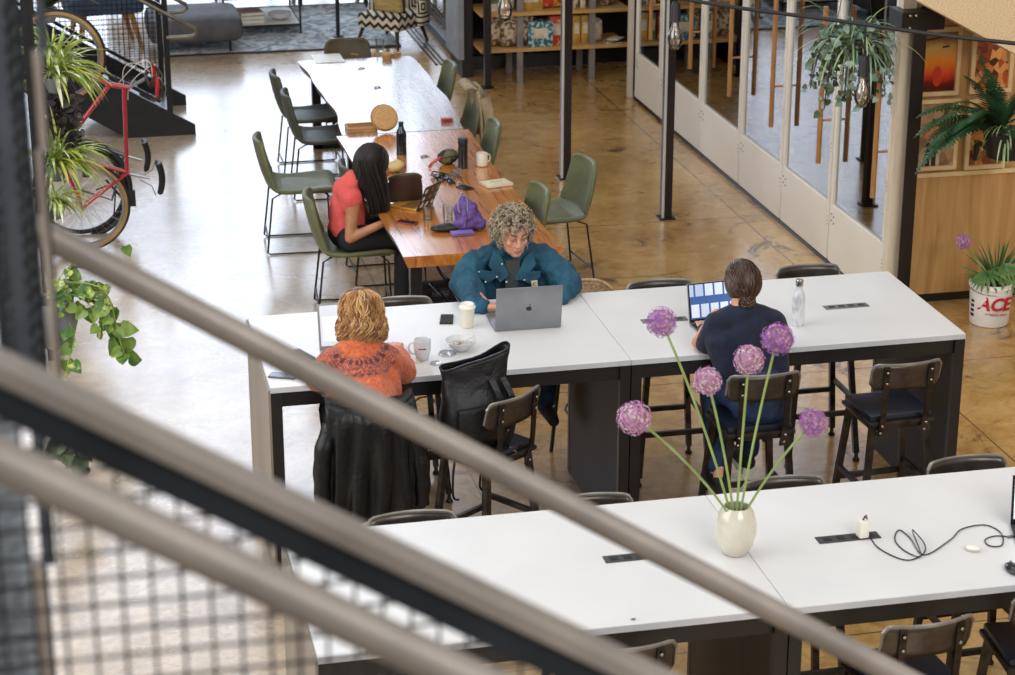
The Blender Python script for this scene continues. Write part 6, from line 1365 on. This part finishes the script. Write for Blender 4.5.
# ================================================================ STRING LIGHTS and HANGING PLANTER
SLX = 5.2
w0, w1, w2 = PY(640, -8, 13.6), PY(840, 21, 12.4), PY(1040, 46, 11.4)
o = thing('light_cable', 'black festoon cable crossing the upper right, carrying two bulbs', 'cable', w1); m = MB(); m.tube(spline([w0, w0.lerp(w1, .5)+Vector((0, 0, -.01)), w1, w1.lerp(w2, .5)+Vector((0, 0, -.01)), w2], 8), .013, 8); m.build('cable_cord', M_key, o, world=True)
M_bulb = glassy('bulb_glass', 'fff8ee', .05, .02, .98); M_fil = mat('filament', 'c9a878', .4, metal=.5)
for px, y, top, cy, lab in ((676, 13.4, 1, 30, 'clear filament bulb hanging in front of the slim black post'), (868, 12.3, 24, 78, 'clear filament bulb hanging below the trailing planter')):
    t = PY(px-2 if px > 800 else px, top, y); c = PY(px, cy, y); s = (c-t).length/.36*1.0; o = thing('light_bulb', lab, 'light bulb', t)
    R = (t.z-c.z)/.40 if px > 800 else (t.z-c.z)/.235
    u = .0
    if px > 800: z0 = -(t.z-PY(px, 58, y).z)
    else: z0 = -.02
    m = MB(); m.tube([(0, 0, .02), (0, 0, z0)], .006, 6); m.build('lead', M_key, o)
    m = MB(); m.lathe([(0, z0+.02), (.022, z0+.015), (.030, z0-.01), (.034, z0-.10), (.038, z0-.115), (.03, z0-.12), (0, z0-.12)], seg=18); m.build('socket', M_key, o)
    b0 = z0-.12; m = MB(); m.lathe([(.020, b0), (.026, b0-.03), (.046, b0-.08), (.052, b0-.12), (.044, b0-.16), (.022, b0-.185), (0, b0-.19)], seg=24); m.build('glass_envelope', M_bulb, o)
    m = MB(); m.tube([(0, 0, b0-.01), (0, 0, b0-.06)], .006, 6); m.tube([(.022*math.cos(k*.8), .022*math.sin(k*.8), b0-.05-.012*(k % 2)*3-.004*k) for k in range(16)], .0022, 4); m.build('filament_mount', M_fil, o)
# small bulb near the shelf
t = PY(505, -6, 14.5); o = thing('light_bulb', 'clear filament bulb hanging in front of the shop shelf at the top edge', 'light bulb', t); m = MB(); m.lathe([(.012, .04), (.02, 0), (.032, -.03), (.05, -.08), (.054, -.12), (.044, -.16), (0, -.18)], seg=24); m.build('glass_envelope', M_bulb, o); m = MB(); m.tube([(.018*math.cos(k*.8), .018*math.sin(k*.8), -.03-.006*k) for k in range(14)], .0022, 4); m.build('filament_mount', M_fil, o); m = MB(); m.lathe([(0, .14), (.03, .13), (.034, .03), (0, .03)], seg=16); m.build('socket', M_key, o)
# hanging planter
YP = 12.75; c = PY(852, 46, YP); o = thing('hanging_planter', 'hanging planter with long trailing grassy and leafy stems at the top, before the glazed partition', 'plant', c)
m = MB(); m.lathe([(0, -.09), (.10, -.085), (.16, -.02), (.165, .05), (.15, .05), (0, .03)], seg=24); m.build('pot', M_trunk, o)
m = MB()
for a in (0, 2.1, 4.2): m.tube([(.15*math.cos(a), .15*math.sin(a), .05), (0, 0, .9)], .003, 4)
m.build('hanging_wire', M_key, o)
rnd = random.Random(31); M_blg = mat('blue_green_leaf', '5c7f6c', .45, col2='9fb0a0', scale=9); M_gg = mat('grass_green', '71905a', .45, col2='a8b884', scale=8); m = MB()
for k in range(110):
    a = rnd.uniform(0, 2*PI); e = rnd.uniform(.1, 1.3); m.mi = rnd.randrange(2); d = Vector((math.cos(a)*math.cos(e), math.sin(a)*math.cos(e), math.sin(e)*.8)); m.leaf((rnd.uniform(-.1, .1), rnd.uniform(-.1, .1), .04), d, (0, 0, 1), rnd.uniform(.24, .50), .007, droop=rnd.uniform(1.0, 2.2), n=9, fold=.4)
m.build('grassy_leaves', [M_gg, M_blg], o)['kind'] = 'stuff'
mv = MB(); ml = MB()
for k in range(26):
    a = rnd.uniform(0, 2*PI); r = rnd.uniform(.12, .26); L_ = rnd.uniform(.15, .42); vine(o, [(.1*math.cos(a), .1*math.sin(a), .06), (r*math.cos(a), r*math.sin(a), .03), (r*1.25*math.cos(a), r*1.2*math.sin(a), -L_*.5), (r*1.35*math.cos(a), r*1.2*math.sin(a), -L_)], mv, ml, rnd, .045, 2)
for k in range(130): ml.mi = rnd.randrange(2); heart(ml, (rnd.uniform(-.2, .2), rnd.uniform(-.18, .12), rnd.uniform(-.08, .14)), (rnd.uniform(-1, 1), rnd.uniform(-1, .5), rnd.uniform(-.8, .6)), (rnd.uniform(-.6, .6), -.8, 1), rnd.uniform(.04, .08))
ml.build('trailing_leaves', [M_blg, M_pd], o, smooth=False)['kind'] = 'stuff'; mv.build('trailing_stem', M_trunk, o)
# ================================================================ POSTERS, FERN, BUCKET on the right
M_pframe = mat('pale_oak_frame', 'e2c698', .5, col2='cfae7a', scale=6)
def poster(corners, kind, label):
    (x0, y0), (x1, y1) = corners; a = PY(x0, y1, 13.0); b_ = PY(x1, y0, 13.0); cx, cz = (a.x+b_.x)/2, (a.z+b_.z)/2; w, h = b_.x-a.x, b_.z-a.z
    o = thing('framed_poster', label, 'poster', (cx, 13.02, cz)); f = .028
    for (sx, sz, ww, hh) in ((0, 1, w, f), (0, -1, w, f), (1, 0, f, h-2*f), (-1, 0, f, h-2*f)):
        m = MB(); m.box((sx*(w/2-f/2), -.012, sz*(h/2-f/2)), (ww, .03, hh)); m.build('frame_rail', M_pframe, o, smooth=False)
    m = MB(); m.box((0, 0, 0), (w-f, .01, h-f)); 
    mt = bpy.data.materials.new('poster_print'); mt.use_nodes = True; nt = mt.node_tree; L = nt.links.new; b = nt.nodes['Principled BSDF']; b.inputs['Roughness'].default_value = .3; tc = nd(nt, 'ShaderNodeTexCoord')
    if kind == 'sunset':
        sp = nd(nt, 'ShaderNodeSeparateXYZ'); L(tc.outputs['Generated'], sp.inputs[0]); n = nd(nt, 'ShaderNodeTexNoise'); n.inputs['Scale'].default_value = 3; L(tc.outputs['Generated'], n.inputs[0])
        ad = nd(nt, 'ShaderNodeMath', operation='MULTIPLY_ADD'); ad.inputs[1].default_value = .25; L(n.outputs['Fac'], ad.inputs[0]); L(sp.outputs[2], ad.inputs[2]); r = nd(nt, 'ShaderNodeValToRGB'); e = r.color_ramp.elements
        for q in range(4): e.new(.5)
        for q, (p_, c_) in enumerate(((.12, '3a1810'), (.30, '6b2412'), (.42, 'e0481c'), (.62, 'e88a2a'), (.85, 'c9a052'), (1.05, '8a5a30'))): e[q].position = min(1, p_); e[q].color = lin(c_)
        L(ad.outputs[0], r.inputs[0]); L(r.outputs[0], b.inputs[0])
    else:
        v = nd(nt, 'ShaderNodeTexVoronoi'); v.inputs['Scale'].default_value = 7; L(tc.outputs['Generated'], v.inputs[0]); r = nd(nt, 'ShaderNodeValToRGB'); r.color_ramp.interpolation = 'LINEAR'; e = r.color_ramp.elements
        cs = ('2a140c', 'b8501e', 'e8a45a', '3a1c14') if kind == 'flowers' else (('c9b594', 'a88a62', '6b4a34', 'd8c8a8') if kind == 'figure' else ('7a3a1c', 'd98a3a', '3a2418', 'e8c88a'))
        for q in range(2): e.new(.5)
        for q, c_ in enumerate(cs): e[q].position = q/3; e[q].color = lin(c_)
        sx_ = nd(nt, 'ShaderNodeSeparateColor'); L(v.outputs['Color'], sx_.inputs[0]); L(sx_.outputs[0], r.inputs[0]); L(r.outputs[0], b.inputs[0])
    m.build('print', mt, o, smooth=False)
    if kind == 'sunset':
        for dx, dz, ww in ((-.02, .16, .16), (.05, .10, .05), (-.08, .20, .06)): m = MB(); m.box((dx, -.006, dz), (ww, .002, .012), (0, -.12, 0)); m.build('printed_streak', M_trunk, o, smooth=False)
        m = MB(); m.ell((0, -.006, -.10), (.035, .002, .07)); m.build('printed_figure', mat('poster_red', 'd23a1a', .4), o)
    if kind == 'figure':
        for dx in (-.022, .022): m = MB(); m.box((dx, -.006, -.14), (.032, .002, .18)); m.build('printed_leg', M_key, o, smooth=False)
        m = MB(); m.ell((0, -.006, .0), (.07, .002, .07)); m.build('printed_bouquet', mat('poster_peach', 'e8b088', .5, col2='a85a2c', scale=40), o)
    return o
poster(((915, 27), (963, 97)), 'sunset', 'framed orange sunset print, upper left of the four beside the column')
poster(((969, 32), (1016, 94)), 'flowers', 'framed dark orange flower print, upper right of the four')
poster(((905, 98), (961, 172)), 'figure', 'framed print of a standing figure\'s legs, lower left of the four')
poster(((964, 97), (1010, 170)), 'mixed', 'framed brown and orange print behind the fern, lower right of the four')
m = MB(); m.bb((5.66, 13.0, .92), (6.9, 13.02, .95)); struct(m.build('trim_6', M_pframe, smooth=False))
# fern + spider in planter on the ledge
def frond(m, p, d, L_, W_, droop, rnd, n=22):
    p = Vector(p); d = Vector(d).normalized(); pts = [p.copy()]
    for i in range(n): d = (d+Vector((0, 0, -1))*droop/n*(1+i/n)).normalized(); p = p+d*(L_/n); pts.append(p.copy())
    m.tube(pts, .003, 4, cap=False)
    for i in range(1, n+1):
        t = i/n; w = W_*math.sin(PI*min(1, .15+t*.85))**.7+.006; dd = (pts[i]-pts[i-1]).normalized(); s = dd.cross(Vector((0, 0, 1))); s = s.normalized() if s.length > .01 else Vector((1, 0, 0)); u = s.cross(dd)
        for sg in (-1, 1):
            e = (s*sg+dd*.45-u*.15).normalized(); q = pts[i]; h = L_/n*.95; vs = [m.bm.verts.new(x) for x in (q-dd*h*.5, q+dd*h*.5, q+e*w*.6+dd*h*.4, q+e*w, q+e*w*.6-dd*h*.3)]; m.face(vs)
FY = 12.56; c = PY(994, 150, FY); o = thing('potted_fern', 'big green fern mixed with pale grassy leaves on the ledge before the posters', 'plant', c); rnd = random.Random(44)
m = MB(); m.lathe([(0, 0), (.12, 0), (.16, .18), (.15, .18), (0, .15)], (.08, .0, -.05), 24); m.build('pot', M_key, o)
m = MB()
for (tx, ty) in ((917, 152), (922, 112), (930, 92), (945, 100), (935, 125), (928, 140), (968, 80), (982, 62), (990, 75), (1000, 90), (1012, 100), (1025, 90), (1035, 110), (960, 110), (975, 100), (950, 130), (1030, 140)):
    s = Vector((.03, 0, .14)); e = PY(tx, ty, FY-rnd.uniform(0, .35))-Vector(c); d = e-s; L_ = d.length*1.12; d = d.normalized()+Vector((0, 0, .45)); frond(m, s, d, L_, .075, 1.0 if ty > 90 else .55, rnd); e2 = e+Vector((rnd.uniform(-.06, .06), .1, rnd.uniform(-.06, .06))); d2 = (e2-s); frond(m, s, d2.normalized()+Vector((0, 0, .45)), d2.length*.95, .065, .9, rnd)
m.build('fern_frond', M_fern, o, smooth=False)['kind'] = 'stuff'
m = MB()
for k in range(46): a = rnd.uniform(0, 6.28); e = rnd.uniform(.1, 1.2); m.leaf((.06, -.02, .12), (math.cos(a)*math.cos(e), math.sin(a)*math.cos(e)-.3, math.sin(e)), (0, 0, 1), rnd.uniform(.18, .38), .006, droop=rnd.uniform(1.4, 2.6), n=8, fold=.4)
m.build('grassy_leaves', mat('pale_grass', 'b4c48c', .5, col2='7d9a62', scale=10), o)['kind'] = 'stuff'
m = MB(); m.box((.08, .22, -.06), (.03, .44, .02)); m.box((.08, .43, -.12), (.03, .02, .14)); m.build('wall_bracket', M_key, o, smooth=False)
# white bucket
M_bkt = mat('bucket_plastic', 'eeebe6', .4, col2='e2ded8', scale=3); M_red2 = mat('print_red', 'c4202a', .45)
bk = PZ(988.5, 322, 0); o = thing('bucket', 'white plastic bucket with red lettering, holding palm leaves and an allium', 'bucket', bk, -.32)
rB, hB = .145, .30
m = MB(); m.lathe([(0, .003), (rB*.88, .003), (rB*.90, .01), (rB, hB*.88), (rB*1.05, hB*.89), (rB*1.05, hB*.93), (rB*1.02, hB*.94), (rB*1.03, hB), (rB*.97, hB), (rB*.9, .03), (0, .02)], seg=40); m.build('bucket_body', M_bkt, o)
m = MB(); m.tube([(rB*1.06*math.cos(a), rB*1.06*math.sin(a), hB*.9-.03*math.sin((a-PI)) if a > PI else hB*.9) for a in [PI*1.0+k*PI*.55/14 for k in range(15)]], .0025, 5); m.build('bail_handle', M_rivet, o)
m = MB(); m.lathe([(0, hB*.9), (rB*.95, hB*.9)], seg=24); m.build('potting_soil', M_trunk, o)
text_mesh('ACE', .125, M_red2, 'red_lettering', o, (.012, -rB*1.012, hB*.56), (PI/2, 0, 0), ext=.001, bend=rB*1.012, shear=.25, off=.004)
text_mesh('The helpful place.', .026, M_red2, 'red_lettering', o, (.02, -rB*.985, hB*.34), (PI/2, 0, 0), ext=.0008, bend=rB*.985)
m = MB()
for k in range(5): a = PI*1.15+.0*k; m.box((rB*.955*math.cos(a), rB*.955*math.sin(a), hB*(.25+.11*k)), (.004, .03, .018), (0, 0, a))
m.build('side_print', M_key, o, smooth=False)
o2 = thing('potted_palm', 'spiky and lobed green palm leaves standing in the white bucket', 'plant', bk+Vector((0, 0, hB*.9))); m = MB(); rnd = random.Random(3)
for k in range(46): a = rnd.uniform(-1.25, 1.25); m.leaf((.03, 0, 0), (math.sin(a)*.8+.1, rnd.uniform(-.25, .2), math.cos(a)), (0, -1, .2), rnd.uniform(.22, .36), .006, droop=.25, n=5, fold=.3)
m.build('spiky_leaf', M_palm, o2)['kind'] = 'stuff'; m = MB()
for cx_, cz_, sz, sg in ((-.13, .06, .17, -1), (.15, .04, .16, 1), (.0, .08, .10, 0), (.1, .1, .13, 1)):
    for j in range(9): a = -PI*.95+j*PI*.9/8; m.leaf((cx_*.5, -.06, cz_+.06), (math.cos(a)*1.0+sg*.5, -.5, math.sin(a)*.7+.15), (0, -1, .6), sz, .013, droop=.5, n=5, fold=.2)
m.build('lobed_leaf', mat('lobed_green', '3f6a2e', .45, col2='6a8a44', scale=6), o2)['kind'] = 'stuff'
b0 = bk+Vector((-.03, 0, hB*.9)); allium(b0, PY(963, 242, bk.y-.1), .052, (M_f2, M_fc, MATS['floret_purple']), 'dusky pink allium leaning from the white bucket', seed=77)
# ================================================================ FOREGROUND STAIR RAILINGS (out of focus)
M_rail = mat('weathered_steel', '8b837b', .48, metal=.15, col2='746d67', scale=6, bump=.05); M_raild = mat('dark_rail', '23282e', .4, metal=.4, col2='1a1e23')
def rail(name, label, a, b_, y, r=None, ext=.12):
    p, q = PY(*a, y), PY(*b_, y); d = (q-p); p = p-d*ext; q = q+d*ext; o = thing(name, label, 'handrail', (p+q)/2); return o, p, q
o, p, q = rail('handrail', 'uppermost blurred steel handrail crossing diagonally in front', (0, 211), (897, 675), 2.95)
m = MB(); m.tube([p, q], .0205, 20); m.build('rail_tube', M_rail, o, world=True)
m = MB(); m.bar(p+Vector((0, 0, -.021)), q+Vector((0, 0, -.021)), .012, .006); m.build('weld_bead', M_raild, o, world=True, smooth=False)
o, p, q = rail('mesh_railing', 'middle blurred flat steel top rail with wire mesh panel below it', (0, 366), (632, 668), 2.05)
m = MB(); m.bar(p, q, .05, .022, up=(0, 0, 1)); m.build('top_rail', M_rail, o, world=True, smooth=False, bevel=.003)
m = MB(); m.bar(p+Vector((0, .004, -.036)), q+Vector((0, .004, -.036)), .038, .030); m.build('under_rail', M_raild, o, world=True, smooth=False)
def railz(x, off): t = (x-p.x)/(q.x-p.x); return p.z+(q.z-p.z)*t-off
m = MB(); YM_ = 2.055; sp_ = .031; x = p.x
zb = PY(300, 760, YM_).z
nx = int((q.x-p.x)/sp_)
for k in range(nx): xx = p.x+k*sp_; z1 = railz(xx, .05); m.tube([(xx, YM_, min(z1, zb)-.02 if z1 < zb else zb), (xx, YM_, z1)], .0021, 5)
for k in range(60):
    zz = zb+k*sp_; xe = p.x+(p.z-.05-zz)/(p.z-q.z)*(q.x-p.x)
    if xe > p.x+.02: m.tube([(p.x, YM_-.003, zz), (min(xe, q.x), YM_-.003, zz)], .0021, 5)
m.build('wire_mesh', M_raild, o, world=True)['kind'] = 'stuff'
o, p, q = rail('handrail', 'lowest blurred round steel handrail across the lower left corner', (0, 460), (462, 675), 1.88)
m = MB(); m.tube([p, q], .0215, 20); m.build('rail_tube', M_rail, o, world=True)
for t in (.3, .75):
    b1 = p.lerp(q, t); m = MB(); m.tube([b1+Vector((0, 0, -.02)), b1+Vector((0, .06, -.05)), b1+Vector((0, .15, -.05))], .006, 8); m.build('rail_bracket', M_raild, o, world=True)
# uprights, wire screens and stepped section at the left edge: one welded screen
M_gpost = mat('grey_post', '4a4f56', .5, metal=.2, col2='3a3f46'); M_tpost = mat('timber_grey', 'a3978a', .6, col2='8a7f74'); M_meshg = mat('galvanised_mesh', '8d9399', .5, col2='5c6268', scale=60, stretch=(1, 1, 3), bump=.5)
LY = 2.5; a0 = PY(20, 225, LY)
o = thing('stair_screen', 'blurred screen of uprights and ridged wire sheets down the left edge of the picture', 'screen', (a0.x, LY, 0))
zm = PY(10, 378, LY).z
def upr(x0, x1, yref, y, mt, zb_, zt_, name='upright'):
    a, b_ = PY(x0, yref, y), PY(x1, yref, y); m = MB(); m.bb((a.x, y, zb_), (b_.x, y+.02, zt_)); m.build(name, mt, o, world=True, smooth=False)
upr(-12, 0, 225, LY+.03, M_gpost, zm, 5.6); upr(6, 20, 225, LY, M_gpost, zm, 5.6); upr(31, 38, 225, LY, M_raild, zm, 5.6)
zs = [PY(40, v, LY+.05).z for v in (-20, 53, 153, 420, 568)]+[0]
for k, (xa, xb_) in enumerate(((34, 43), (36, 44), (41, 48), (37, 47), (34, 48))):
    yr = (0, 100, 225, 500, 620)[k]; mt = (M_gpost, M_tpost, M_tpost, M_gpost, M_tpost)[k]
    upr(xa, xb_, yr, LY+.05, mt, zs[k+1]+.003, zs[k], 'stepped_upright'); upr(xb_, xb_+(3.5 if k else 2.5), yr, LY+.05, M_raild, zs[k+1]+.003, zs[k], 'black_edge')
def screen_(xa, xb_, yref, zb_, zt_):
    a, b_ = PY(xa, yref, LY+.02), PY(xb_, yref, LY+.02); m = MB(); n = int((zt_-zb_)/.022)
    m.grid(lambda u, v: (a.x+(b_.x-a.x)*u, LY+.02+.006*math.sin(v*n*2*PI)+.004*u, zb_+(zt_-zb_)*v), 3, n*6); m.build('wire_screen', M_meshg, o, world=True, solid=.002)
screen_(0, 6, 225, zm, 5.6); screen_(20, 31, 225, zm, 5.6); screen_(-14, 31, 560, 2.9, zm)
m = MB(); m.bb((PY(-14, 560, LY+.02).x, LY, 2.88), (PY(31, 560, LY+.02).x, LY+.04, 2.9)); m.build('screen_frame', M_raild, o, world=True, smooth=False)
